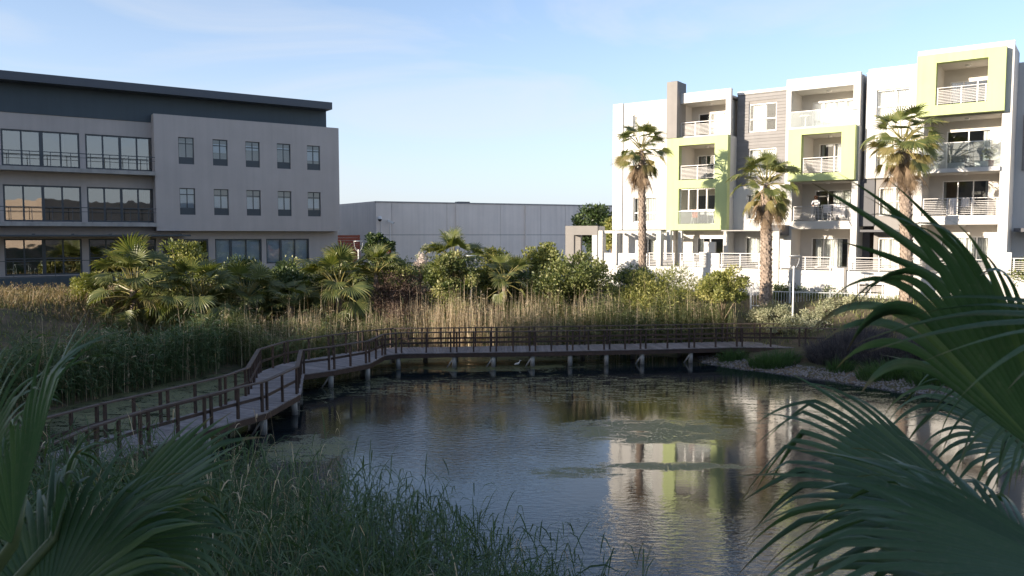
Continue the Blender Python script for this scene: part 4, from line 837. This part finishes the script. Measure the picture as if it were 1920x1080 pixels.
M['oldleaf'] = leafmat('old_palm_leaf', (.15, .13, .05), (.26, .22, .09), (.36, .27, .14), .6, .3, .3, (1.15, 1.1, .6))
def frond_mesh(name, el, Rr, pl, r, dead=False, mat=None, nseg=18, spread=1.75, g1=1.6, split=.5, wscale=1.):
    """petiole from the origin rising at elevation el along +X, then the fan"""
    ce, se = math.cos(el), math.sin(el); d = Vector((ce, 0, se)); p0 = Vector((0, 0, 0)); p1 = p0 + d * pl * .5; d2 = (d + Vector((0, 0, -.25))).normalized(); p2 = p1 + d2 * pl * .5
    A = (d2 + Vector((0, 0, -.35))).normalized(); Nn = Vector((-A.z, 0, A.x)) if A.x > -.2 else Vector((0, 0, 1))
    if dead: Nn = Vector((1, 0, .2))
    V, Q, T = fan_geom(p2, A, Nn, Rr, nseg, spread, split, .35, g1, .25 if not dead else -.5, .18, r, 3, 4, wscale)
    pv, pf = petiole_geom([p0, p1, p2], .03, .016, 4); o = len(V); V += pv; Q += [tuple(o + j for j in f) for f in pf]; T += [.95] * len(pv)
    me = bpy.data.meshes.new(name); me.from_pydata(V, [], Q); me.materials.append(M[mat or ('deadleaf' if dead else 'fanleaf')]); a = me.attributes.new('tint', 'FLOAT', 'POINT'); a.data.foreach_set('value', np.array(T, np.float32)); me.update(); return me
fr_ = np.random.default_rng(11)
FROND = {}
for key, el in (('up', 1.3), ('high', .85), ('mid', .4), ('low', -.1), ('hang', -.7)):
    FROND[key] = [frond_mesh('frond', el + fr_.normal(0, .08), .82 * fr_.uniform(.9, 1.1), 1.0 * fr_.uniform(.7, 1.25), fr_, nseg=22, g1={'up': 1.3, 'high': 2.0, 'mid': 2.6, 'low': 3.0, 'hang': 2.6}[key], spread=fr_.uniform(1.5, 1.9)) for _ in range(5)]
FROND['dead'] = [frond_mesh('dead_frond', e, 1.0, .75, fr_, True, spread=.8, g1=2.5, split=.3, wscale=.9, nseg=15) for e in (-1.1, -1.2, -1.0, -1.35, -1.45)]
FROND['old'] = [frond_mesh('frond', e, .85, 1.05, fr_, False, 'oldleaf', spread=1.3, g1=3.2, split=.45, nseg=20) for e in (-.2, -.45, -.7, -.9, .05)]
def fan_palm(name, label, hub, scale, mix, group, trunk_r, boots=0, tilt=(0, 0), sunward=None, zbase=None, spin=0.):
    """hub: world position of the growing point; mix: how many fronds of each kind"""
    hub = Vector(hub); zg = float(ground_z(hub.x - tilt[0], hub.y - tilt[1])) if zbase is None else zbase
    o = empty(name, (hub.x - tilt[0], hub.y - tilt[1], zg)); tag(o, label, 'palm tree', group); hl = Vector((tilt[0], tilt[1], hub.z - zg))
    n = 10; pts = [Vector((tilt[0] * (t / n) ** 1.5, tilt[1] * (t / n) ** 1.5, -.2 + (hl.z + .2) * t / n)) for t in range(n + 1)]
    MB().tube(pts, [trunk_r * (1.12 - .2 * t / n - (.35 if t > n - 1 else 0)) for t in range(n + 1)], 12).build('trunk', M['trunk'], o, True)
    if boots:
        r = np.random.default_rng(int(abs(hub.x * 100))); V, Q = [], []
        rows = boots
        for i in range(rows):
            f = (i + .5) / rows
            if f > .93: break
            for k in range(9):
                a = 2 * math.pi * (k + .5 * (i % 2) + r.normal(0, .12)) / 9; z = hl.z * f + r.normal(0, .03); c = Vector((tilt[0] * f ** 1.5, tilt[1] * f ** 1.5, z)); e = Vector((math.cos(a), math.sin(a), 0)); s_ = Vector((-e.y, e.x, 0))
                rr_ = trunk_r * (1.12 - .2 * f) * .97; w = trunk_r * .36; up_ = r.uniform(.12, .26) ; out_ = r.uniform(.03, .10); n0 = len(V)
                V += [tuple(q) for q in (c + e * rr_ - s_ * w, c + e * rr_ + s_ * w, c + e * (rr_ + out_) + s_ * w * .45 + Vector((0, 0, up_)), c + e * (rr_ + out_) - s_ * w * .45 + Vector((0, 0, up_)), c + e * rr_ * .9 - s_ * w * .7 + Vector((0, 0, up_ * .8)), c + e * rr_ * .9 + s_ * w * .7 + Vector((0, 0, up_ * .8)))]
                Q += [(n0, n0 + 1, n0 + 2, n0 + 3), (n0 + 3, n0 + 2, n0 + 5, n0 + 4)]
        ob = np_mesh('leaf_boots', V, Q, M['boot'], np.zeros(len(V)), o); ob['kind'] = 'stuff'
    for key, cnt, zoff in mix:
        for i in range(cnt):
            f = link('dead_frond' if key == 'dead' else 'frond', random.choice(FROND[key]), o)
            a = 2 * math.pi * (i + random.random() * .7) / cnt + spin + (0 if sunward is None else 0); s = scale * random.uniform(.85, 1.12)
            f.location = hl + Vector((math.cos(a) * trunk_r * .6, math.sin(a) * trunk_r * .6, zoff + random.uniform(-.1, .1))); f.rotation_euler = (random.gauss(0, .34), random.gauss(0, .24), a + random.gauss(0, .25)); f.scale = (s, s, s)
    return o
tall = 'tall fan palms before the apartment block'
fan_palm('fan_palm', 'tall slim fan palm before the white left bay of the apartments', at(1203, 280, 48), .98, [('up', 6, .15), ('high', 9, .1), ('mid', 7, 0), ('low', 4, -.1), ('old', 9, -.2), ('hang', 2, -.5), ('dead', 16, -.4), ('dead', 16, -.8), ('dead', 12, -1.2)], tall, .20, 70, (-.15, 0))
fan_palm('fan_palm', 'stout fan palm with brown skirt before the boarded taupe bay', at(1437, 345, 46), 1.08, [('up', 6, .15), ('high', 10, .1), ('mid', 9, 0), ('low', 6, -.1), ('old', 9, -.3), ('hang', 3, -.5), ('dead', 16, -.5), ('dead', 14, -1.0)], tall, .29, 54, (-.1, 0), spin=.4)
fan_palm('fan_palm', 'tallest windblown fan palm before the right glass balcony', at(1694, 265, 42), 1.08, [('up', 5, .15), ('high', 9, .1), ('mid', 8, 0), ('low', 6, -.1), ('old', 14, -.2), ('hang', 2, -.5), ('dead', 16, -.4), ('dead', 16, -.9), ('dead', 12, -1.3)], tall, .27, 62, (-.4, 0), spin=.9)
lowp = 'low fan palms on the far bank'
low_mix = [('up', 6, .05), ('high', 11, 0), ('mid', 10, -.15), ('low', 10, -.4), ('hang', 10, -.7), ('old', 5, -.6), ('dead', 9, -1.0)]
for i, (u, v, Y, s, lab, mix, tr) in enumerate((
        (252, 540, 41, 1.45, 'large sunlit fan palm nearest the round yellow bush', low_mix, .24),
        (378, 552, 42, 1.35, 'shaded fan palm right of the large sunlit palm', low_mix, .22),
        (462, 555, 44, 1.2, 'shaded fan palm before the dark hedge and tan reeds', low_mix, .2),
        (636, 538, 44.8, 1.5, 'bright fan palm left of the brown dry bush', low_mix, .24),
        (705, 512, 45, 1.05, 'spiky small fan palm just right of the bright palm', low_mix[:3], .15),
        (318, 566, 41.5, 1.2, 'low fan palm filling the gap between the two left palms', low_mix[1:5], .2),
        (545, 575, 44, 1.1, 'low shaded fan palm left of the bright palm', low_mix[1:5], .2),
        (852, 492, 46.2, 1.2, 'upright fan palm above the grey green shrub beside the lamp', [('up', 8, .1), ('high', 9, 0), ('mid', 3, -.1), ('old', 5, -.3), ('dead', 5, -.5)], .18),
        (946, 528, 44.6, 1.05, 'smaller fan palm right of the reed lamp post', [('up', 7, .1), ('high', 6, 0), ('mid', 3, -.1), ('low', 4, -.2), ('hang', 4, -.4), ('dead', 5, -.5)], .16))):
    fan_palm('low_fan_palm', lab, at(u, v, Y), s, mix, lowp, tr, 0, (0, 0), spin=i * .7)

# ------------------------------------------------------------------ shrubs and trees on the far bank
bush('round_bush', 'round yellow green bush at the left end of the palms', 'bush', 122, 205, 498, 600, 42, 'bushy', .12, 7000, 50, clump=.30)
bush('leafy_tree', 'loose bright leafed tree behind the left palms', 'tree', 285, 392, 446, 560, 46.5, 'bushy', .20, 5200, 36, trunk=.07, low=-.3)
bush('hedge', 'dark clipped hedge before the office windows', 'hedge', 375, 520, 474, 570, 49, 'bushd', .14, 8000, 60, depth=1.2)
for i, (u0, u1, vt, lab) in enumerate(((500, 600, 481, 'pale variegated hedge below the middle office windows'), (585, 690, 473, 'pale variegated hedge behind the bright palm'), (670, 790, 486, 'low pale hedge between red screen wall and brown bush'))):
    bush('hedge', lab, 'hedge', u0, u1, vt, 560, 49.5 - i * .5, 'vari', .15, 6500, 50, depth=1.3, group=None)
for u0, u1, vt, Y, mt, lab in ((200, 340, 492, 44.6, 'bushm', 'rounded green shrub mass behind the large sunlit palm'), (330, 470, 488, 45.5, 'bushm', 'rounded green shrub mass behind the shaded palm'), (455, 610, 490, 46.3, 'bushd', 'dark rounded shrub mass below the middle office windows'), (560, 720, 482, 47.2, 'bushm', 'rounded green shrub mass behind the bright palm')):
    bush('shrub', lab, 'shrub', u0, u1, vt, 610, Y, mt, .16, 8000, 60, depth=1.1)
bush('dry_bush', 'dark brown dry bush right of the bright palm', 'bush', 690, 808, 498, 622, 44.6, 'bushbrown', .16, 9000, 60, aspect=.22, clump=.36)
bush('dry_bush', 'lower brown thicket under the brown dry bush', 'bush', 700, 790, 560, 640, 43.6, 'bushbrown', .15, 4500, 40, aspect=.2)
bush('creeper', 'green creeper over the top of the brown dry bush', 'bush', 688, 812, 488, 525, 45.2, 'bushm', .13, 3200, 30, depth=1.4)
bush('dark_tree', 'small dark tree standing before the warehouse wall', 'tree', 678, 742, 432, 505, 58, 'bushd', .22, 4200, 40, trunk=.08, clump=.26)
bush('flowering_shrub', 'thin grey shrub before the warehouse wall', 'shrub', 780, 815, 448, 520, 52, 'bushgrey', .12, 900, 24, clump=.22)
bush('white_flowers', 'pale flower spikes left of the grey green shrub', 'plant', 776, 800, 472, 510, 50, 'flower', .13, 500, 14, clump=.3)
bush('red_flowers', 'small orange flowers under the dark tree', 'plant', 722, 736, 470, 485, 51, 'redflower', .12, 60, 8, clump=.3)
bush('grey_shrub', 'tall grey green shrub left of the reed lamp post', 'shrub', 790, 908, 462, 600, 44.6, 'bushm', .17, 9500, 60, clump=.30)
bush('yellow_shrub', 'yellow leafed shrub between upright palm and warehouse wall', 'shrub', 884, 978, 444, 570, 48.5, 'bushy', .19, 7500, 50)
bush('yellow_shrub', 'yellow leafed shrub left of the beige portal frame', 'shrub', 980, 1062, 441, 545, 50, 'bushy', .19, 7000, 50)
bush('shrub', 'light green shrub filling the gap behind the lamp post', 'shrub', 880, 1000, 478, 590, 47.5, 'bushm', .16, 6500, 50)
bush('shrub', 'pale olive shrub just left of the upright palm stem', 'shrub', 800, 870, 490, 610, 45.4, 'bushgrey', .13, 5200, 40)
bush('shrub', 'leafy shrub between smaller fan palm and spreading tree', 'shrub', 960, 1070, 505, 600, 46.6, 'bushm', .16, 6000, 46)
bush('hedge', 'low hedge under the flower spikes before the warehouse', 'hedge', 760, 860, 487, 540, 50.5, 'vari', .14, 4500, 40, depth=1.2)
bush('dark_shrub', 'dark shrub behind the smaller fan palm', 'shrub', 900, 1040, 500, 600, 47, 'bushd', .15, 5500, 40, depth=1.2)
bush('milkwood_tree', 'spreading glossy tree with a leaning pale trunk behind the tan reeds', 'tree', 985, 1182, 468, 585, 45, 'bushm', .17, 9500, 70, trunk=.11, clump=.26, low=-.55, droop=.2)
bush('creeper', 'leaves hanging low from the left of the spreading tree', 'bush', 975, 1110, 515, 600, 45.5, 'bushm', .16, 4200, 40, droop=.5)
bush('shrub', 'dark shrub under the tall slim palm', 'shrub', 1140, 1235, 488, 570, 47, 'bushd', .13, 5000, 40)
bush('feathery_bush', 'feathery pale green bush below the left ground floor terrace', 'bush', 1135, 1345, 496, 610, 45.4, 'bushy', .20, 15000, 90, aspect=.2, clump=.30, droop=-.4)
bush('round_tree', 'round yellow green tree with a thin trunk before the terrace', 'tree', 1305, 1412, 494, 590, 43, 'bushy', .14, 8000, 56, trunk=.09, clump=.30, low=-.5)
bush('hedge', 'dark green hedge along the foot of the apartment terrace', 'hedge', 1405, 1530, 531, 580, 47, 'bushd', .11, 6500, 60, depth=.8)
bush('hedge', 'dark green hedge behind the steel fence on the right', 'hedge', 1500, 1640, 534, 585, 45.8, 'bushd', .11, 6000, 60, depth=.8)
for i, (u0, u1, vt, vb, Y, mt, lab) in enumerate(((1395, 1500, 560, 620, 43.6, 'bushgrey', 'sage shrub left of the right lamp post'), (1480, 1590, 562, 625, 43.0, 'bushgrey', 'sage shrub just right of the right lamp post'), (1535, 1650, 546, 612, 43.6, 'bushgrey', 'tallest sage shrub below the terrace grille'), (1620, 1740, 552, 615, 42.6, 'bushgrey', 'sage shrub partly hidden by the big frond'), (1600, 1735, 588, 620, 41.6, 'bushy', 'yellowish low shrub above the purple grass'), (1430, 1560, 592, 632, 41.8, 'bushgrey', 'low sage shrub at the end of the boardwalk'), (1720, 1860, 555, 625, 42.5, 'bushgrey', 'sage shrub behind the big frond'))):
    bush('sage_shrub', lab, 'shrub', u0, u1, vt, vb, Y, mt, .10, 6000, 54, clump=.28, depth=1.2, aspect=.4)
bush('broad_tree', 'dark tree behind the beige portal frame', 'tree', 1068, 1165, 378, 480, 67, 'bushd', .3, 5000, 50, trunk=.15, clump=.28)
bush('broad_tree', 'lighter tree between portal frame and apartment corner', 'tree', 1128, 1175, 400, 480, 62, 'bushy', .24, 3000, 34, trunk=.1)
bush('shrub', 'shrub at the right edge before the apartment terrace', 'shrub', 1860, 1990, 478, 560, 41, 'bushm', .14, 4500, 40)
bush('hedge', 'dark undergrowth at the foot of the left palms', 'hedge', 200, 700, 560, 640, 45, 'bushd', .17, 9000, 80, depth=1.4)

# ------------------------------------------------------------------ reeds, grasses, stones
def patchy(x, y): return .86 + .16 * np.sin(x * 1.7 + 1.3 * np.sin(y * 1.1)) + .12 * np.sin(y * 2.3 + x * .9)
def hf(a, s): return lambda x, y, r: np.clip(r.normal(a, s, len(x)), a * .5, a * 1.5) * patchy(x, y)
r_ = np.random.default_rng(21)
reed_bed('reeds', scatter([(-27, 30), (-17.5, 27), (-16, 31), (-13.5, 36.5), (-14, 40), (-20, 40), (-30, 38)], 4200, r_, -.5, 3.2), lambda x, y, r: np.clip(r.normal(1.95, .38, len(x)), .8, 2.9) * patchy(x, y) * np.clip(1.25 - np.clip(pond_dist(x, y), 0, 3.2) * .2, .55, 1.1), 'reedd', 'reedt', .11, 6, .035, .6, .12, .014, 3)
reed_bed('reeds', scatter([(-14, 38), (-9.5, 38.2), (-7.8, 41.0), (-5.8, 41.6), (-5.6, 44), (-9, 43.4), (-15, 41.5)], 3000, r_, -3), lambda x, y, r: np.clip(r.normal(1.95, .35, len(x)), .9, 2.8) * patchy(x, y), 'reedg', 'reedt', lambda x, y: np.where((y > 39.6) & (x > -13.5), .5, .12), 5, .03, .55, .08, .016, 4)
reed_bed('reeds', scatter([(-6.4, 41.2), (12, 42.6), (12, 45.2), (-6.5, 43.8)], 4600, r_, -1.2), lambda x, y, r: np.clip(r.normal(2.4, .42, len(x)) - np.clip((-5 - x) * .5, 0, 1.0) - .2 * (x > 9), .8, 3.4) * (patchy(x, y) * .7 + .35), 'reedg', 'reedt', lambda x, y: np.clip(.80 - (x + 1) * .09, .18, .8), 5, .03, .55, .07, .018, 5)
reed_bed('near_reeds', scatter([(-11, 12.2), (-6, 15.0), (-2, 13.6), (.4, 11.4), (2.6, 9.6), (3.4, 8.0), (1, 6.5), (-4, 7), (-12, 8)], 4200, r_, -1.2), lambda x, y, r: np.clip(r.normal(2.05, .28, len(x)) - np.clip((x - 0) * .18, -.4, .7), .7, 2.9), 'reedn', 'reedt', lambda x, y: np.where((x > -5) & (x < -2.6), .14, .03), 10, .016, .72, .15, .008, 6, (.75, 1.35))
# dry scrub and grass on the lit left slope
q = scatter([(-34, 36), (-16, 39.5), (-15.5, 43.5), (-20, 47), (-36, 46)], 5200, r_, .5); z = ground_z(q[:, 0], q[:, 1]) - .05; bb = np.stack([q[:, 0], q[:, 1], z], 1)
V, Q, k = blades(bb, r_.uniform(.4, .95, len(q)), r_.normal(0, .35, (len(q), 2)), np.full(len(q), .05), 3, .4, r_); tag(np_mesh('dry_grass', V, Q, M['scrub'], np.repeat(r_.random(len(q)), k)), kind='stuff')
q = scatter([(-34, 35), (-14, 39), (-15, 44), (-22, 48), (-36, 46)], 7000, r_, .4); z = ground_z(q[:, 0], q[:, 1]) + r_.uniform(.1, .7, len(q)); pp = np.stack([q[:, 0], q[:, 1], z], 1)
tag(leaf_cloud('scrub_leaves', pp, np.tile([0, 0, .6], (len(pp), 1)), .10, M['scrub'], None, .5, 1.), kind='stuff')
# ground cover on every bank
q = scatter([(-34, 26), (-6, 43), (9, 43), (26, 30), (40, 48), (10, 60), (-34, 52)], 26000, r_, .8); q = q[~((q[:, 0] > 10) & (q[:, 1] < 40.5) & (pond_dist(q[:, 0], q[:, 1]) < 4))]; z = ground_z(q[:, 0], q[:, 1]) - .03; bb = np.stack([q[:, 0], q[:, 1], z], 1)
V, Q, k = blades(bb, r_.uniform(.15, .5, len(q)), r_.normal(0, .4, (len(q), 2)), np.full(len(q), .04), 2, .4, r_); tag(np_mesh('undergrowth', V, Q, M['bushm'], np.repeat(r_.random(len(q)), k)), kind='stuff')
# green tufts on the stony right bank
def tuft(name, label, x, y, rx, ry, n, h, m, lean, w, cat, curve=.5, group=None, k=4):
    a = r_.uniform(0, 2 * np.pi, n); rr2 = np.sqrt(r_.random(n)); lx, ly = np.cos(a) * rr2, np.sin(a) * rr2; X_, Y_ = x + lx * rx, y + ly * ry; g0_ = float(ground_z(x, y))
    bb = np.stack([lx * rx, ly * ry, ground_z(X_, Y_) - .04 - g0_], 1); ln = np.stack([lx, ly], 1) * lean + r_.normal(0, lean * .35, (n, 2)); V, Q, kk = blades(bb, h * r_.uniform(.35, 1.35, n) * (.8 + .25 * np.sin(lx * 5 + x) * np.cos(ly * 6 + y)), ln, np.full(n, w), k, curve, r_)
    o = np_mesh(name, V, Q, M[m], np.repeat(r_.random(n), kk)); o.location = (x, y, g0_); tag(o, label, cat, group); return o
for x, y, rx, ry, n, lab in ((12.6, 38.0, 1.2, .8, 1500, 'green grass tuft on the stones under the boardwalk end'), (16.4, 34.4, 1.4, .8, 1500, 'green grass tuft on the stones below the purple grass'), (17.9, 33.0, 1.4, .9, 1500, 'green grass tuft farthest right on the stony bank'), (14.9, 36.0, .6, .5, 400, 'small green tuft between stones and purple grass'), (11.0, 39.5, .7, .4, 500, 'low grass tuft under the railing where the stones begin'), (19.4, 30.5, 1.2, 1.5, 1300, 'grass tuft on the bank behind the big drooping frond')):
    tuft('grass_tuft', lab, x, y, rx, ry, n, .7, 'grass', .6, .028, 'grass')
for x, y, rx, ry, lab in ((15.4, 37.6, 1.3, 1.0, 'purple grey fountain grass clump beside the boardwalk end'), (17.0, 36.6, 1.3, 1.0, 'purple grey fountain grass clump in the middle of the bank'), (18.7, 35.6, 1.3, 1.0, 'purple grey fountain grass clump farthest right'), (16.6, 38.4, 1.4, .9, 'purple grey fountain grass clump behind the other clumps')):
    tuft('fountain_grass', lab, x, y, rx, ry, 3600, 1.2, 'purple', .75, .022, 'ornamental grass', .62)
# bank stones
q = scatter([(9.5, 38.0), (14, 34.2), (17, 30.5), (18.6, 24), (20, 24), (19.5, 31), (17, 36), (12.5, 40.2), (9.5, 41)], 3600, r_, -.25, 1.35); n_ = len(q); z = ground_z(q[:, 0], q[:, 1]); s = .022 + .06 * r_.random(n_) ** 2.5
octv = np.array([(1, 0, 0), (0, 1, 0), (-1, 0, 0), (0, -1, 0), (0, 0, .7), (0, 0, -.7)], float); octf = np.array([(0, 1, 4), (1, 2, 4), (2, 3, 4), (3, 0, 4), (1, 0, 5), (2, 1, 5), (3, 2, 5), (0, 3, 5)])
V = octv[None] * r_.uniform(.7, 1.3, (n_, 6, 3)) * s[:, None, None]; th = r_.uniform(0, 6.28, n_); c_, s_ = np.cos(th)[:, None], np.sin(th)[:, None]
V = np.stack([V[..., 0] * c_ - V[..., 1] * s_, V[..., 0] * s_ + V[..., 1] * c_, V[..., 2]], -1) + np.stack([q[:, 0], q[:, 1], z + .01], 1)[:, None, :]
tag(np_mesh('gravel', V, (np.arange(n_)[:, None, None] * 6 + octf[None]).reshape(-1, 3), M['stone']), kind='stuff')
# a white egret standing in the shallows
eg = empty('water_bird', at(969, 692, 38.6)); eg.location.z = 0; tag(eg, 'small white water bird on the dark pond before the boardwalk piles', 'bird')
MB().tube([(-.14, 0, .10), (-.05, 0, .13), (.06, 0, .14), (.12, 0, .19), (.13, 0, .27), (.17, 0, .29), (.21, 0, .285)], [.015, .05, .055, .03, .022, .028, .01], 8).build('body', M['white'], eg, True)
for s in (-.02, .02): MB().tube([(0, s, -.02), (0, s, .10)], [.006, .006], 5).build('leg', M['blackp'], eg)

# ------------------------------------------------------------------ the two fan palms beside the camera
def near_palm(label, base, fronds, seed, trunk_r=.16):
    o = empty('near_fan_palm', base); tag(o, label, 'palm tree'); base = Vector(base); r = np.random.default_rng(seed)
    for hub, tip, nrm_, Rr, sp, split, g0, g1, fold, kink, nseg, *pl in fronds:
        hub, tip = Vector(hub), Vector(tip); A = tip - hub
        V, Q, T = fan_geom(hub - base, A, nrm_, Rr, nseg, sp, split, g0, g1, fold, pl[0] if pl else .34, r, 6, 10, pl[1] if len(pl) > 1 else 1., kink)
        me = bpy.data.meshes.new('frond'); me.from_pydata(V, [], Q); me.materials.append(M['fore']); a = me.attributes.new('tint', 'FLOAT', 'POINT'); a.data.foreach_set('value', np.array(T, np.float32))
        for nm_, dat in (('along', fan_geom.along), ('across', fan_geom.across)): q_ = me.attributes.new(nm_, 'FLOAT', 'POINT'); q_.data.foreach_set('value', np.array(dat, np.float32))
        me.update(); f = link('frond', me, o)
        for pf in me.polygons: pf.use_smooth = True
        root = Vector((0, 0, .3)); h = hub - base; b = root.lerp(h, .55) + Vector((0, 0, .12)); MB().tube([root, b, h, h + A.normalized() * .12], [.028, .02, .014, .006], 8).build('petiole', M['petiole'], f, True)
    MB().tube([(0, 0, -1.2), (0, 0, -.2), (0, 0, .42)], [trunk_r * 1.1, trunk_r, trunk_r * 1.2], 12).build('trunk', M['trunk'], o, True)
    return o
near_palm('large fan palm close to the camera at the right with overlapping leaves', (2.2, 2.1, 4.55), [
    (at(1985, 880, 1.9), at(1705, 440, 1.75), Vector((-.30, -.9, .15)), .90, .28, .62, .03, 4.6, .10, .05, 15, .14),
    (at(1940, 640, 2.1), at(1560, 300, 2.05), Vector((-.5, -.7, .3)), .72, .20, .40, .05, .35, .1, .02, 4),
    (at(1840, 965, 2.3), at(1360, 865, 2.2), Vector((-.05, -.60, .78)), .84, .92, .55, .03, 2.0, .12, 1.1, 27, .30, .78),
    (at(2090, 1110, 1.5), at(1570, 1000, 1.45), Vector((.1, -.30, .95)), .80, .95, .40, .30, 1.8, .15, .3, 26),
    (at(1930, 850, 2.9), at(1800, 720, 3.0), Vector((.2, -.6, .7)), .66, 1.4, .4, .4, 3.0, .2, .6, 32),
    (at(2100, 600, 1.7), at(1700, 590, 1.6), Vector((.1, -.5, .8)), .60, .40, .25, .1, .9, .1, .1, 7),
    (at(1990, 1180, 1.8), at(1700, 1010, 1.8), Vector((.1, -.4, .9)), .72, 1.5, .5, .3, 2.2, .2, .4, 34),
    (at(1980, 780, 2.6), at(1820, 700, 2.6), Vector((-.2, -.6, .6)), .52, 1.0, .35, .4, 3.4, .2, .8, 22),
], 5)
near_palm('fan palm close to the camera at the left bottom corner', (-1.75, 2.1, 4.45), [
    (at(150, 1030, 2.5), at(395, 835, 2.5), Vector((-.55, -.55, .6)), .68, .42, .68, .08, 1.0, .3, .2, 16),
    (at(150, 1035, 2.5), at(420, 960, 2.55), Vector((.25, -.65, .7)), .58, .75, .60, .2, 3.4, .25, 1.0, 24),
    (at(25, 1020, 1.9), at(105, 690, 1.95), Vector((-.88, -.35, .3)), .62, 1.15, .5, .10, 2.2, .25, .5, 36),
    (at(100, 1010, 2.3), at(140, 850, 2.4), Vector((-.7, -.3, .6)), .40, 1.2, .45, .3, 4.0, .3, .8, 24),
    (at(-60, 930, 2.2), at(10, 730, 2.2), Vector((-.5, -.8, .3)), .5, 1.0, .45, .15, 2.2, .2, .5, 28),
    (at(80, 1160, 2.2), at(170, 1000, 2.3), Vector((-.2, -.7, .6)), .56, 1.5, .5, .3, 2.4, .2, .5, 34),
], 8)
